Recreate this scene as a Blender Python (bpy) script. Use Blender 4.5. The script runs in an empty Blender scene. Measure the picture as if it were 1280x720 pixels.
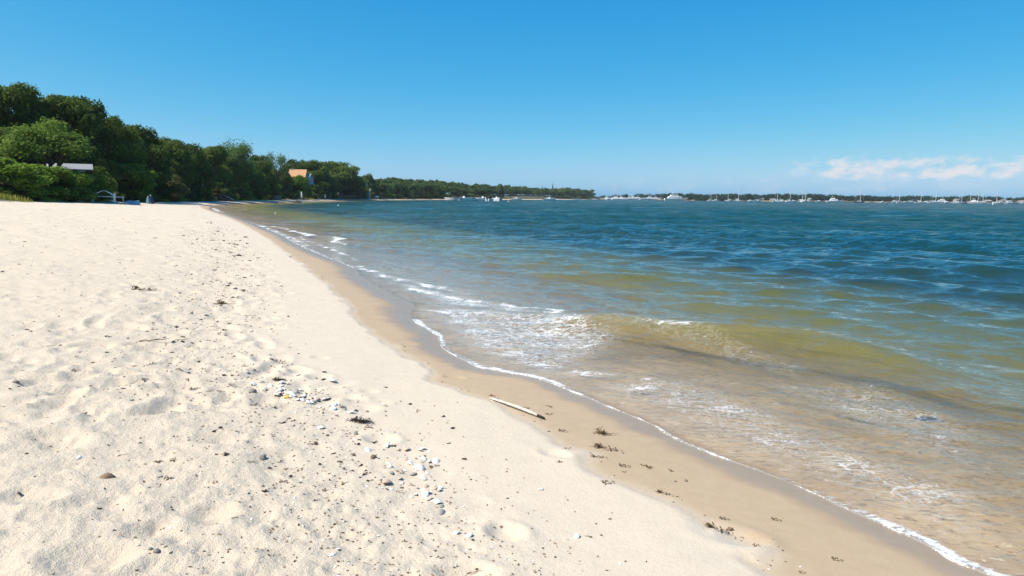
import bpy, math, random
import numpy as np
from mathutils import Vector, Matrix

# ------------------------------------------------------------------ camera, sky, sun, exposure
SC = bpy.context.scene
COL = SC.collection
F_PX, EYE = 853.3, 1.85                      # focal length in photo pixels (1280 wide), eye height above water
PITCH, ROLL = math.atan((360 - 246.8) / F_PX), 0.0090
cam_d = bpy.data.cameras.new('camera'); cam = bpy.data.objects.new('camera', cam_d); COL.objects.link(cam)
cam_d.sensor_width = 36.0; cam_d.lens = 36.0 * F_PX / 1280.0
cam_d.clip_start = 0.05; cam_d.clip_end = 12000
RC = Matrix.Rotation(math.pi / 2 - PITCH, 3, 'X') @ Matrix.Rotation(ROLL, 3, 'Z')
cam.matrix_world = Matrix.Translation((0, 0, EYE)) @ RC.to_4x4()
SC.camera = cam

SUN_EL, SUN_AZ = math.radians(54), math.radians(-111)      # azimuth from +Y towards +X
world = bpy.data.worlds.new('World'); SC.world = world; world.use_nodes = True
sun_d = bpy.data.lights.new('sun', 'SUN'); sun = bpy.data.objects.new('sun', sun_d); COL.objects.link(sun)
sun_d.energy = 4.4; sun_d.angle = math.radians(0.53); sun_d.color = (1.0, 0.94, 0.83)
SUN_DIR = Vector((math.sin(SUN_AZ) * math.cos(SUN_EL), math.cos(SUN_AZ) * math.cos(SUN_EL), math.sin(SUN_EL)))
sun.rotation_euler = SUN_DIR.to_track_quat('Z', 'Y').to_euler()
SC.view_settings.view_transform = 'Standard'; SC.view_settings.look = 'None'
SC.view_settings.gamma = 1.0; SC.view_settings.use_curve_mapping = False
SC.view_settings.exposure = 0.5
SC.render.engine = 'CYCLES'
SC.cycles.max_bounces = 8; SC.cycles.transparent_max_bounces = 16
SC.cycles.caustics_reflective = False; SC.cycles.caustics_refractive = False

# ------------------------------------------------------------------ node helper
class Nodes:
    def __init__(self, tree): self.t = tree
    def __call__(self, typ, ins=None, out=0, **props):
        n = self.t.nodes.new(typ)
        for k, v in props.items(): setattr(n, k, v)
        for k, v in (ins or {}).items():
            s = n.inputs[k]
            if isinstance(v, bpy.types.NodeSocket): self.t.links.new(v, s)
            elif v is not None: s.default_value = v
        return n.outputs[out] if out is not None else n
    def math(self, op, a, b=0.0, clamp=False): return self('ShaderNodeMath', {0: a, 1: b}, operation=op, use_clamp=clamp)
    def mix(self, f, a, b):
        n = self.t.nodes.new('ShaderNodeMix'); n.data_type = 'RGBA'
        for i, v in ((0, f), (6, a), (7, b)):
            if isinstance(v, bpy.types.NodeSocket): self.t.links.new(v, n.inputs[i])
            else: n.inputs[i].default_value = v if i == 0 else (tuple(v) + (1,) if len(v) == 3 else v)
        return n.outputs[2]
    def noise(self, vec, scale, detail=3, rough=.55, dist=0.0):
        return self('ShaderNodeTexNoise', {'Vector': vec, 'Scale': scale, 'Detail': detail, 'Roughness': rough, 'Distortion': dist})
    def maprange(self, v, a, b, c=0.0, d=1.0, smooth=True):
        return self('ShaderNodeMapRange', {0: v, 1: a, 2: b, 3: c, 4: d}, interpolation_type='SMOOTHSTEP' if smooth else 'LINEAR')
    def ramp(self, v, stops):
        n = self.t.nodes.new('ShaderNodeValToRGB'); e = n.color_ramp.elements
        while len(e) < len(stops): e.new(0.5)
        for el, (p, c) in zip(e, stops): el.position = p; el.color = tuple(c) + (1,)
        self.t.links.new(v, n.inputs[0]); return n.outputs[0]

def new_mat(name):
    m = bpy.data.materials.new(name); m.use_nodes = True
    m.node_tree.nodes.clear()
    return m, Nodes(m.node_tree)
def finish(N, shader, disp=None):
    o = N.t.nodes.new('ShaderNodeOutputMaterial'); N.t.links.new(shader, o.inputs[0])

# sky: Nishita, with fair-weather cumulus low over the right-hand horizon
W = Nodes(world.node_tree); world.node_tree.nodes.clear()
sky = W('ShaderNodeTexSky', sky_type='NISHITA', sun_disc=False, sun_elevation=SUN_EL, sun_rotation=SUN_AZ,
        altitude=0, air_density=0.5, dust_density=1.0, ozone_density=6.0)
sr = W('ShaderNodeSeparateColor', {0: sky}, out=None)      # the photograph's contrasty blue: a per-channel tone curve on the sky
graded = W('ShaderNodeCombineColor', {0: W.math('MINIMUM', W.math('MULTIPLY', W.math('POWER', sr.outputs[0], 2.2), .41), 4.0),
                                      1: W.math('MINIMUM', W.math('MULTIPLY', W.math('POWER', sr.outputs[1], .74), 1.80), 4.8),
                                      2: W.math('MINIMUM', W.math('MULTIPLY', W.math('POWER', sr.outputs[2], .30), 3.72), 6.0)})
tc = W('ShaderNodeTexCoord', out=0)
sep = W('ShaderNodeSeparateXYZ', {0: tc}, out=None)
az = W.math('ARCTAN2', sep.outputs[0], sep.outputs[1])
el = W.math('ARCSINE', sep.outputs[2])
cvec = W('ShaderNodeCombineXYZ', {0: W.math('MULTIPLY', az, 30.0), 1: W.math('ADD', W.math('MULTIPLY', el, 62.0), W.math('MULTIPLY', az, -7.0)), 2: 3.1})
cn = W.noise(cvec, 1.25, 7, .6, .3)
cband = W.math('MULTIPLY', W.maprange(el, .020, .032), W.maprange(el, .064, .046))
cside = W.math('MULTIPLY', W.maprange(az, .34, .44), W.maprange(az, .68, .62))
cmask = W.math('MULTIPLY', W.maprange(W.math('ADD', cn, W.math('MULTIPLY', W.math('MULTIPLY', cband, cside), .25)), .59, .86), W.math('MULTIPLY', cband, cside))
cn2 = W.noise(cvec, .9, 6, .6, .3)
wisp = W.math('MULTIPLY', W.math('MULTIPLY', W.maprange(cn2, .42, .72), W.maprange(el, .004, .015)), W.math('MULTIPLY', W.maprange(el, .045, .02), W.maprange(az, .08, .25)))
call = W.math('ADD', W.math('MULTIPLY', cmask, .85), W.math('MULTIPLY', wisp, .22), True)
clouded = W.mix(call, graded, (5.7, 5.6, 5.8))
bg = W('ShaderNodeBackground', {'Color': clouded, 'Strength': 0.10})
wo = world.node_tree.nodes.new('ShaderNodeOutputWorld'); world.node_tree.links.new(bg, wo.inputs[0])

# ------------------------------------------------------------------ projection helpers
def ray(px, py):
    return RC @ Vector(((px - 640) / F_PX, (360 - py) / F_PX, -1.0))
def at0(px, py, z=0.0):
    d = ray(px, py); t = (z - EYE) / d.z
    return (d.x * t, d.y * t)
def hor(px): return 246.8 + (px - 640) * ROLL
def at_d(px, D, py=None):
    """point at forward distance D seen in column px (and height for row py)"""
    if py is None: py = hor(px)
    d = ray(px, py); t = D / d.y
    return Vector((d.x * t, D, EYE + d.z * t))

# ------------------------------------------------------------------ numpy noise
def _h(ix, iy, seed):
    n = (ix.astype(np.int64) * 374761393 + iy.astype(np.int64) * 668265263 + seed * 974711) & 0x7fffffff
    n = ((n ^ (n >> 13)) * 1274126177) & 0x7fffffff
    return ((n ^ (n >> 16)) & 0xffff) / 65535.0
def vnoise(x, y, seed=0):
    ix, iy = np.floor(x), np.floor(y); fx, fy = x - ix, y - iy
    fx = fx * fx * fx * (fx * (fx * 6 - 15) + 10); fy = fy * fy * fy * (fy * (fy * 6 - 15) + 10)
    a, b, c, d = _h(ix, iy, seed), _h(ix + 1, iy, seed), _h(ix, iy + 1, seed), _h(ix + 1, iy + 1, seed)
    return (a + (b - a) * fx) * (1 - fy) + (c + (d - c) * fx) * fy - .5
def fbm(x, y, octs=4, seed=0, gain=.5):
    r = 0; a = 1.0
    for o in range(octs):
        r = r + a * vnoise(x * 2 ** o + 17.3 * o, y * 2 ** o - 9.1 * o, seed + o); a *= gain
    return r
def sst(v, a, b):
    t = np.clip((v - a) / (b - a), 0, 1); return t * t * (3 - 2 * t)

# ------------------------------------------------------------------ shoreline
near_px = [(1240, 718), (1170, 685), (1100, 655), (1045, 630), (1000, 610), (950, 590), (900, 570), (840, 545), (815, 532),
           (780, 515), (750, 503), (720, 490), (690, 478), (665, 471), (640, 467), (600, 458), (585, 452), (570, 445),
           (555, 435), (549, 425), (546, 418), (528, 408), (515, 397), (511, 391), (517, 385), (512, 379), (500, 373), (470, 357),
           (450, 345), (444, 336), (430, 329), (405, 320), (385, 311), (370, 304), (350, 293), (330, 285), (310, 277),
           (290, 270), (275, 265), (265, 262)]
NEAR = [(60, -95), (30, -45), (12, -12), (6, -2.5), (4.3, .4), (3.2, 2.2)] + [at0(*p) for p in near_px]
FAR = [(-47, 108), (-52.5, 124), (-56, 140), (-59, 168), (-62.5, 205), (-63.5, 260), (-61, 329), (-48, 400), (-21, 464), (10, 560), (50, 700),
       (92, 860), (104, 905), (116, 935), (110, 1000), (135, 1010), (180, 960), (244, 840), (387, 770), (600, 800),
       (1000, 850), (1700, 700), (1700, -500), (60, -500)]
def catmull(P, n):
    P = np.array(P, float); out = []
    for i in range(len(P) - 1):
        p0, p1, p2, p3 = P[max(i - 1, 0)], P[i], P[i + 1], P[min(i + 2, len(P) - 1)]
        for k in range(n):
            t = k / n
            out.append(.5 * (2 * p1 + (p2 - p0) * t + (2 * p0 - 5 * p1 + 4 * p2 - p3) * t * t + (3 * p1 - p0 - 3 * p2 + p3) * t ** 3))
    out.append(P[-1]); return np.array(out)
NEARC = catmull(NEAR + FAR[:3], 4)
RAW = np.array(NEAR + FAR, float)

def seg_dist(P, poly, closed=False):
    """unsigned distance from points P (n,2) to a polyline"""
    A = poly if closed else poly[:-1]; B = np.roll(poly, -1, 0) if closed else poly[1:]
    d2 = np.full(len(P), 1e18)
    for a, b in zip(A, B):
        ab = b - a; L = ab @ ab + 1e-12
        t = np.clip(((P[:, 0] - a[0]) * ab[0] + (P[:, 1] - a[1]) * ab[1]) / L, 0, 1)
        q = (P[:, 0] - a[0] - t * ab[0]) ** 2 + (P[:, 1] - a[1] - t * ab[1]) ** 2
        np.minimum(d2, q, out=d2)
    return np.sqrt(d2)
def inside(P, poly):
    r = np.zeros(len(P), bool); B = np.roll(poly, -1, 0)
    for a, b in zip(poly, B):
        c = (a[1] > P[:, 1]) != (b[1] > P[:, 1])
        xi = (b[0] - a[0]) * (P[:, 1] - a[1]) / (b[1] - a[1] + 1e-15) + a[0]
        r ^= c & (P[:, 0] < xi)
    return r
POLY_FINE = np.vstack([NEARC, RAW[len(NEAR) + 3:]])
def shore_s(P):
    """signed distance: positive on land, negative in the water"""
    r = np.hypot(P[:, 0], P[:, 1]); s = np.empty(len(P)); n = r < 90
    s[n] = seg_dist(P[n], NEARC); s[~n] = seg_dist(P[~n], RAW, True)
    ins = np.empty(len(P), bool); ins[n] = inside(P[n], POLY_FINE); ins[~n] = inside(P[~n], POLY_FINE)
    return np.where(ins, -s, s)

# boundary between damp and dry sand (photo pixels, sand about 0.12 m up)
damp_px = [(985, 745), (955, 715), (962, 692), (935, 682), (905, 662), (872, 655), (850, 640), (828, 628), (790, 615), (752, 602), (735, 585),
           (742, 568), (705, 560), (682, 546), (640, 516), (600, 498), (562, 486), (534, 477), (545, 462), (520, 446), (490, 430), (468, 418),
           (444, 392), (424, 372), (404, 352), (372, 327), (348, 307), (318, 288), (288, 273), (262, 264)]
DAMP = catmull([(2.6, -1.5), (2.3, .6)] + [at0(px, py, .12) for px, py in damp_px] + [(-49, 108), (-58, 140)], 3)
DAMP_POLY = np.vstack([DAMP, [(-58, 140), (-40, 400), (400, 400), (400, -50), (20, -50)]])

# ------------------------------------------------------------------ polar grid shared by ground and water
th = np.concatenate([np.arange(-180, -76, 4.0), np.arange(-76, -48, .6), np.arange(-48, 48, .125), np.arange(48, 76, .6), np.arange(76, 180.1, 4.0)])
th[-1] = 180.0
TH = np.radians(th)
def geo(a, b, q): return a * q ** np.arange(int(math.log(b / a) / math.log(q)))
RR = np.concatenate([geo(.06, 1.6, 1.25), geo(1.6, 160, 1.0066), geo(160, 1650, 1.013)])
NR, NC = len(RR), len(TH)
GX = RR[:, None] * np.sin(TH)[None]; GY = RR[:, None] * np.cos(TH)[None]
P2 = np.stack([GX.ravel(), GY.ravel()], 1)
S = shore_s(P2).reshape(NR, NC)
RG = np.broadcast_to(RR[:, None], (NR, NC))
S = S + np.where(RG < 60, fbm(GX * 2.2, GY * 2.2, 3, 5) * .05, 0)
nearm = (RG < 130)
DD = np.full((NR, NC), 9.0)                                   # distance past the damp line: positive = dry sand
_p = P2[nearm.ravel()]
_d = seg_dist(_p, DAMP); _i = inside(_p, DAMP_POLY)
DD[nearm] = np.where(_i, -_d, _d)
DD = DD + fbm(GX * 3.1, GY * 3.1, 4, 11) * .09 * np.clip(RG / 6, .6, 1.8)
DD = np.where(nearm, DD, S - 2.2)

sveg = np.interp(GY, [30, 58, 76, 100, 121, 158, 225, 400, 3000], [17.5, 17, 13.5, 9.0, 7.2, 6.2, 6, 5.5, 4])
sveg = sveg + fbm(GX * .22, GY * .22, 3, 21) * np.where(RG < 110, 2.6, 1.4)
VEG = sst(S - sveg, -.5, .9); SV_ = S - sveg

_t = np.linspace(-120, 60, 7201)
_prof = np.interp(_t, [-120, -40, -12, -6, -3, -1, 0, 1, 2.5, 4, 8, 14, 18, 60], [-4, -2.6, -1.25, -.66, -.28, -.085, 0, .13, .29, .41, .62, .93, 1.12, 1.6])
_k = np.ones(17) / 17; _prof = np.convolve(np.pad(_prof, 16, mode='edge'), _k, 'same')[16:-16]; _prof -= np.interp(0, _t, _prof)
GZ = np.interp(np.clip(S, -120, 60), _t, _prof)
nw = np.where(GX < 60, 1.0, .15)
bl = sst(S - sveg, 1, 18) * (2.6 + 2.0 * sst(-GY, -150, -80)) * nw * sst(GY, -40, 10)
GZ = GZ + bl + VEG * fbm(GX * .3, GY * .3, 3, 33) * .5
dry = sst(DD, -.02, .10)
rough = sst(S, 1.6, 3.4) * dry                                 # trodden upper beach
q = (1 - sst(RG, 60, 120)) * (1 - VEG)
GZ = GZ + q * rough * (fbm(GX * .55, GY * .55, 3, 41) * .045 + fbm(GX * 2.0, GY * 3.2, 4, 47, .6) * (.008 + .020 * sst(RG, 6, 16)) + fbm(GX * .9, GY * .9, 3, 44) * .05 * sst(RG, 12, 30) + fbm(GX * 9, GY * 9, 4, 53, .7) * .0080 * sst(-RG, -30, -8))
GZ = GZ + q * (fbm(GX * 1.1, GY * 1.1, 3, 61) * .018) * sst(S, .1, 1.5) + dry * .017 * sst(-RG, -40, -12) * sst(S, .1, .4)
seabed = sst(-S, .2, 2.0) * (1 - sst(RG, 30, 60))
GZ = GZ + seabed * (fbm(GX * 1.4, GY * 1.4, 3, 71) * .05)
def dimple(x, y, R, depth, ang=0.0, asp=1.0, rim=.35):
    r = math.hypot(x, y); t = math.atan2(x, y); e = R * 2.6 * max(asp, 1 / asp)
    i0, i1 = np.searchsorted(RR, [max(r - e, .05), r + e]); j0, j1 = np.searchsorted(TH, [t - e / r, t + e / r])
    if i1 <= i0 or j1 <= j0: return
    dx, dy = GX[i0:i1, j0:j1] - x, GY[i0:i1, j0:j1] - y
    u = (dx * math.cos(ang) + dy * math.sin(ang)) / (R * asp); v = (-dx * math.sin(ang) + dy * math.cos(ang)) / (R / asp)
    d2 = u * u + v * v
    GZ[i0:i1, j0:j1] += depth * (-np.exp(-d2 ** 1.5) + rim * np.exp(-(np.sqrt(d2) - 1.35) ** 2 * 6))
def gsample(A, x, y):
    r = math.hypot(x, y); t = math.atan2(x, y)
    i = int(np.clip(np.searchsorted(RR, r) - 1, 0, NR - 2)); j = int(np.clip(np.searchsorted(TH, t) - 1, 0, NC - 2))
    fi = min(max((r - RR[i]) / (RR[i + 1] - RR[i]), 0), 1); fj = min(max((t - TH[j]) / (TH[j + 1] - TH[j]), 0), 1)
    return float((A[i, j] * (1 - fj) + A[i, j + 1] * fj) * (1 - fi) + (A[i + 1, j] * (1 - fj) + A[i + 1, j + 1] * fj) * fi)
def gz(x, y): return gsample(GZ, x, y)
def on_sand(px, py):
    z = .3
    for _ in range(12):
        x, y = at0(px, py, z); z = .5 * z + .5 * gz(x, y)
    return x, y, gz(x, y)

rnd = random.Random(7)
for px, py, R, dep in [(476, 549, .10, .05), (400, 447, .09, .03), (462, 489, .07, .03), (694, 567, .09, .03), (568, 471, .10, .028), (632, 665, .09, .045),
                       (580, 716, .10, .05), (340, 461, .10, .03), (60, 558, .16, .05), (275, 548, .12, .04), (265, 640, .10, .05), (190, 664, .10, .04),
                       (112, 700, .14, .05), (70, 545, .14, .05), (40, 620, .12, .04), (130, 434, .14, .04), (345, 575, .14, .03), (910, 668, .16, .025), (930, 676, .12, .02)]:
    x, y, z = on_sand(px, py); dimple(x, y, R * .9, dep * .6, rnd.uniform(-.5, .9), rnd.uniform(1.0, 1.35))
n = 0
while n < 3000:
    a, r = math.radians(rnd.uniform(-47, 30)), 2.2 * (16 ** rnd.random())
    x, y = r * math.sin(a), r * math.cos(a); s = gsample(S, x, y)
    if s < 2.1 + rnd.random() * .9 or s > 17: n += .2; continue
    n += 1
    if rnd.random() < .55: dimple(x, y, rnd.uniform(.025, .06), rnd.uniform(.003, .008), rnd.uniform(0, 3), rnd.uniform(1, 1.5))
    else: dimple(x, y, rnd.uniform(.07, .13), rnd.uniform(.003, .008), rnd.uniform(0, 3), rnd.uniform(1, 1.6), rnd.uniform(.1, .5))

def np_mesh(name, V, F, attrs=None, smooth=True):
    m = bpy.data.meshes.new(name); V = np.asarray(V, np.float32); F = np.asarray(F, np.int32); k = F.shape[1]
    m.vertices.add(len(V)); m.vertices.foreach_set('co', V.ravel())
    m.loops.add(F.size); m.loops.foreach_set('vertex_index', F.ravel())
    m.polygons.add(len(F)); m.polygons.foreach_set('loop_start', np.arange(len(F), dtype=np.int32) * k)
    m.polygons.foreach_set('use_smooth', np.full(len(F), smooth, bool))
    for an, av in (attrs or {}).items():
        at = m.attributes.new(an, 'FLOAT', 'POINT'); at.data.foreach_set('value', np.asarray(av, np.float32).ravel())
    m.update(calc_edges=True)
    return m
def link(name, mesh, mat=None, parent=None, **tags):
    o = bpy.data.objects.new(name, mesh); COL.objects.link(o)
    if mat is not None and not mesh.materials: mesh.materials.append(mat)
    if parent is not None: o.parent = parent
    for k, v in tags.items():
        if v is not None: o[k] = v
    return o
def empty(name, loc, label, category, group=None, rz=0.0):
    o = bpy.data.objects.new(name, None); COL.objects.link(o); o.location = loc; o.rotation_euler = (0, 0, rz)
    o.empty_display_size = .2; o['label'] = label; o['category'] = category
    if group: o['group'] = group
    return o
def copy_thing(src, loc, rz=0.0, scale=(1, 1, 1), label=None, group=None):
    c = src.copy(); COL.objects.link(c); c.location = loc; c.rotation_euler = (0, 0, rz); c.scale = scale
    if label: c['label'] = label
    if group: c['group'] = group
    for ch in src.children:
        d = ch.copy(); COL.objects.link(d); d.parent = c
        for g in ch.children:
            e = g.copy(); COL.objects.link(e); e.parent = d
    return c
def grid_faces(nr, nc):
    i = np.arange(nr - 1)[:, None] * nc + np.arange(nc - 1)[None]
    return np.stack([i, i + 1, i + nc + 1, i + nc], -1).reshape(-1, 4)

n = 0
while n < 1500:                                           # the walked line beside the wrack, and farther tracks
    a, r = math.radians(rnd.uniform(-44, 10)), 5.0 * (11 ** rnd.random())
    x, y = r * math.sin(a), r * math.cos(a); s = gsample(S, x, y)
    if not (2.0 < s < 4.2 or (rnd.random() < .25 and 4 < s < 14)): n += .1; continue
    n += 1; R = rnd.uniform(.05, .12) * (1 + r * .02)
    dimple(x, y, R, R * rnd.uniform(.05, .19), rnd.uniform(0, 3), rnd.uniform(1, 1.7), rnd.uniform(.2, .5))
# ------------------------------------------------------------------ ground
m, N = new_mat('beach_sand')
pos = N('ShaderNodeNewGeometry')
a_damp = N('ShaderNodeAttribute', out=2, attribute_name='damp'); a_veg = N('ShaderNodeAttribute', out=2, attribute_name='veg'); a_under = N('ShaderNodeAttribute', out=2, attribute_name='under')
g1 = N.noise(pos, 420, 2); g2 = N.noise(pos, 130, 3, .6); g3 = N.noise(pos, 9, 4, .6); g4 = N.noise(pos, 1.2, 3)
drycol = N.mix(g3, (.585, .48, .358), (.69, .58, .442))
drycol = N.mix(N.maprange(g1, .54, .70), drycol, (.36, .28, .20))
drycol = N.mix(N.maprange(g2, .60, .78), drycol, (.46, .37, .28))
dampcol = N.mix(g3, (.41, .29, .175), (.50, .37, .24))
dampcol = N.mix(N.maprange(g1, .55, .75), dampcol, (.22, .15, .09))
wetcol = N.mix(g3, (.31, .21, .12), (.37, .26, .155))
sand = N.mix(N.maprange(a_damp, 0, .5, smooth=False), drycol, dampcol)
sand = N.mix(N.maprange(a_damp, .5, 1.0), sand, wetcol)
bed = N.mix(N.maprange(N.noise(pos, 1.7, 4, .6), .35, .7), (.58, .44, .28), (.42, .31, .19))
bmap = N('ShaderNodeMapping', {'Vector': pos, 'Rotation': (0, 0, math.radians(30)), 'Scale': (1, 2.2, 1)})
bed = N.mix(N.maprange(N.noise(bmap, 11, 5, .7, .6), .50, .66), bed, (.27, .19, .11))        # dark bed streaks painted to imitate light broken by the ripples
bed = N.mix(N.maprange(N.noise(bmap, 7, 4, .7, .9), .58, .70), bed, (.74, .62, .46))  # pale bed streaks painted like caustic light through the shallows
sand = N.mix(a_under, sand, bed)
soil = N.mix(N.noise(pos, .9, 4), (.035, .045, .015), (.11, .085, .045))
base = N.mix(a_veg, sand, soil)
rough_s = N.maprange(a_damp, .5, .95, .9, .26)
bh = N.math('ADD', N.math('MULTIPLY', g1, .35), N.math('ADD', N.math('MULTIPLY', g2, .9), N.math('MULTIPLY', N.noise(pos, 38, 3, .6), 1.6)))
a_rough = N('ShaderNodeAttribute', out=2, attribute_name='trodden')
bs = N.math('MULTIPLY', N.maprange(a_damp, 0, .6, 1.0, .3), N.maprange(a_rough, 0, 1, .35, .9))
bump = N('ShaderNodeBump', {'Strength': bs, 'Distance': .008, 'Height': bh})
b = N('ShaderNodeBsdfPrincipled', {'Base Color': base, 'Roughness': rough_s, 'Specular IOR Level': .5, 'Normal': bump})
finish(N, b); M_SAND = m

damp = 1 - sst(DD, -.13, .12)                        # 0 dry, .5 damp, 1 soaked at the water's edge
damp = damp * (.5 + .5 * (1 - sst(S + fbm(GX * 4, GY * 4, 3, 81) * .12, .05, .58 * np.ones_like(S) * np.clip(RG / 8, .8, 1.5))))
gm = np_mesh('sand_ground', np.stack([GX, GY, GZ], -1).reshape(-1, 3), grid_faces(NR, NC),
             {'damp': damp, 'veg': VEG, 'trodden': rough, 'under': sst(-S, -.02, .16)})
link('sand_ground', gm, M_SAND, kind='structure')

# ------------------------------------------------------------------ water
jw = np.where((th >= -76) & (th <= 76))[0]; iw = np.where((RR > 1.5) & (RR < 2600))[0]
sl = np.ix_(iw, jw)
WX, WY, WS, WR, WG = GX[sl], GY[sl], S[sl], RG[sl], GZ[sl]
res = WR * .0066
rs = np.random.RandomState(3)
H = np.zeros_like(WX)
main = math.atan2(-.86, -.5)
for k in range(64):
    lam = .26 * (18 / .26) ** ((k + rs.rand()) / 64)
    ang = main + rs.randn() * (.42 if lam < 3 else .3)
    amp = .0066 * lam ** .84 * (.6 + .8 * rs.rand()) * (1.35 if lam < 1.6 else 1.15 if lam < 3 else .38 if lam > 5 else .7)
    kx, ky = 2 * math.pi / lam * math.cos(ang), 2 * math.pi / lam * math.sin(ang)
    ph = kx * WX + ky * WY + rs.rand() * 6.28
    # group envelope keeps crests short
    ux, uy = math.cos(ang), math.sin(ang)      # short along the wave train, longer along the crest
    env = .4 + 1.2 * (vnoise((WX * ux + WY * uy) / (lam * 2.4) + k * 3.3, (-WX * uy + WY * ux) / (lam * 3.6) - k, 100 + k) + .5)
    c = 2.2 * ((np.sin(ph) + 1) / 2) ** 1.45 - 1
    fade = np.clip(lam / (res * 3.2) - .4, 0, 1)
    shal = sst(-WS, .4 + .25 * lam, np.where(WR > 50, 1.2 + .4 * lam, 3.0 + 1.6 * lam))
    H += amp * c * env * fade * shal
_cp = np.array([at0(px, py, .28) for px, py in [(735, 384), (850, 398), (960, 405), (1050, 414), (1160, 440)]]); _mw = WR < 40
_dc = seg_dist(np.stack([WX[_mw], WY[_mw]], 1), _cp); H *= .50 + .50 * sst(-WS, 5, 22); H[_mw] *= .55 + .70 * sst(_dc, .5, 1.6)
crest_px = [(628, 384), (690, 386), (735, 384), (790, 390), (850, 398), (905, 403), (960, 405), (1010, 408), (1050, 414), (1100, 424), (1160, 440), (1225, 462), (1300, 480)]
crest_a = [.03, .07, .20, .25, .25, .27, .28, .28, .25, .20, .12, .06, .02]
CR = np.array([at0(px, py, .28 if px > 700 else .14) for px, py in crest_px]); CRs = catmull(CR, 5)
CA = np.interp(np.linspace(0, len(crest_a) - 1, len(CRs)), np.arange(len(crest_a)), crest_a)
def crest_add(poly, amps, wf, wb, skew=1.0):
    m_ = (WR < 60); P = np.stack([WX[m_], WY[m_]], 1)
    best = np.full(len(P), 1e9); u = np.zeros(len(P)); am = np.zeros(len(P))
    for i in range(len(poly) - 1):
        a, b_ = poly[i], poly[i + 1]; ab = b_ - a; L = ab @ ab
        t0 = ((P[:, 0] - a[0]) * ab[0] + (P[:, 1] - a[1]) * ab[1]) / L; t = np.clip(t0, 0, 1)
        dx, dy = P[:, 0] - a[0] - t * ab[0], P[:, 1] - a[1] - t * ab[1]; d = np.hypot(dx, dy)
        cr = ab[0] * dy - ab[1] * dx; w = d < best
        best[w] = d[w]; u[w] = (np.sign(cr) * d)[w]; am[w] = (amps[i] * (1 - t) + amps[i + 1] * t)[w]
    u = u + fbm(P[:, 0] * 1.1, P[:, 1] * 1.1, 3, 7) * .16                 # crest runs left to right, so u > 0 is seaward
    h = am * np.where(u > 0, np.exp(-(u / wb) ** 2), np.exp(-(np.abs(u) / wf) ** 1.7)) - .02 * am * np.exp(-((u + wf * 2.1) / (wf * 1.2)) ** 2)
    H[m_] += h
    out = np.full(WX.shape, 9.0); out[m_] = u; am_ = np.zeros(WX.shape); am_[m_] = am
    return out, am_
U1, A1 = crest_add(CRs, CA, .50, .60)
for pts, am, wf, wb in [([(820, 383), (880, 378), (960, 384), (1040, 392), (1120, 400)], [.0, .07, .09, .07, 0], .35, .6),
                        ([(1000, 352), (1060, 349), (1120, 350), (1190, 354), (1260, 362)], [.0, .10, .13, .10, 0], .45, .8),
                        ([(680, 345), (730, 341), (800, 345), (880, 352)], [.0, .08, .08, 0], .4, .7),
                        ([(1010, 305), (1080, 302), (1150, 304), (1230, 309)], [0, .14, .15, 0], .7, 1.2),
                        ([(560, 325), (620, 320), (700, 323)], [0, .08, 0], .4, .8),
                        ([(370, 297), (400, 296), (425, 300), (470, 308), (520, 315)], [.05, .14, .15, .07, 0], .3, .7)]:
    pl = catmull([at0(px, py, .06) for px, py in pts], 4)
    crest_add(pl, np.interp(np.linspace(0, len(am) - 1, len(pl)), np.arange(len(am)), am), wf, wb)
film = np.interp(-WS, [-.3, 0, .05, .5, 1.2, 3], [-.05, -.004, .006, .012, .02, .05])
ripple = (fbm(WX * 5 + WY * 2, WY * 8, 3, 91) * .011 + fbm(WX * 15, WY * 22, 3, 95) * .0045) * sst(-WS, .05, .7) * sst(-WR, -30, -12)
ZW = np.where(WS > -3, np.maximum(np.maximum(WG + film, np.minimum(WG + .02, -.05)), -.0 + np.minimum(H, 9) - 9 * (WS > 0)), H)
ZW = np.where(WS <= 0, np.maximum(WG + film + ripple * .45 * sst(-WS, .05, .6), H + ripple), WG + film)
depth = np.clip(ZW - WG, 0, 9)
deep_eff = np.where(WS < -2, depth, depth)

# foam amount per water vertex
foam = np.zeros_like(WX)
mN = WR < 130; PN = np.stack([WX[mN], WY[mN]], 1)
def foam_line(pts, w, val, z=.0, wob=.25):
    pl = catmull([at0(px, py, z) for px, py in pts], 4)
    d = seg_dist(PN, pl) + fbm(PN[:, 0] * 2.0, PN[:, 1] * 2.0, 3, 15) * w * wob * 4
    foam[mN] = np.maximum(foam[mN], val * np.exp(-(d / w) ** 2) * np.clip(.86 + 1.0 * fbm(PN[:, 0] * 2.6, PN[:, 1] * 2.6, 3, 19), .3, 1.2))
def foam_zone(pts, val, soft=.4, z=0.0):
    pl = np.array([at0(px, py, z) for px, py in pts]); d = seg_dist(PN, pl, True); i = inside(PN, pl)
    sd = np.where(i, d, -d); foam[mN] = np.maximum(foam[mN], val * sst(sd, -soft * .3, soft))
foam_line([(445, 333), (480, 344), (520, 353), (560, 362), (590, 367)], .20, .54)
foam_line([(515, 361), (560, 371), (620, 380), (660, 386), (700, 389)], .15, .56)
foam_line([(640, 383), (690, 389), (722, 387)], .12, .50, .08)
foam_line([(516, 386), (545, 389), (560, 391)], .06, .5)
foam_line([(660, 408), (700, 409)], .05, .55)
foam_line([(690, 472), (720, 466), (760, 470), (800, 474)], .10, .52)
foam_line([(800, 486), (830, 486), (856, 494)], .10, .44)
foam_line([(265, 260), (290, 272), (330, 284)], .40, .58)
foam_line([(262, 263), (300, 276)], .5, .45)
foam_line([(342, 283), (380, 292), (410, 297)], .26, .60)
foam_line([(384, 291), (400, 294), (420, 298), (428, 300)], .30, .60, .08)
foam_line([(415, 303), (432, 306)], .14, .6)
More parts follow.
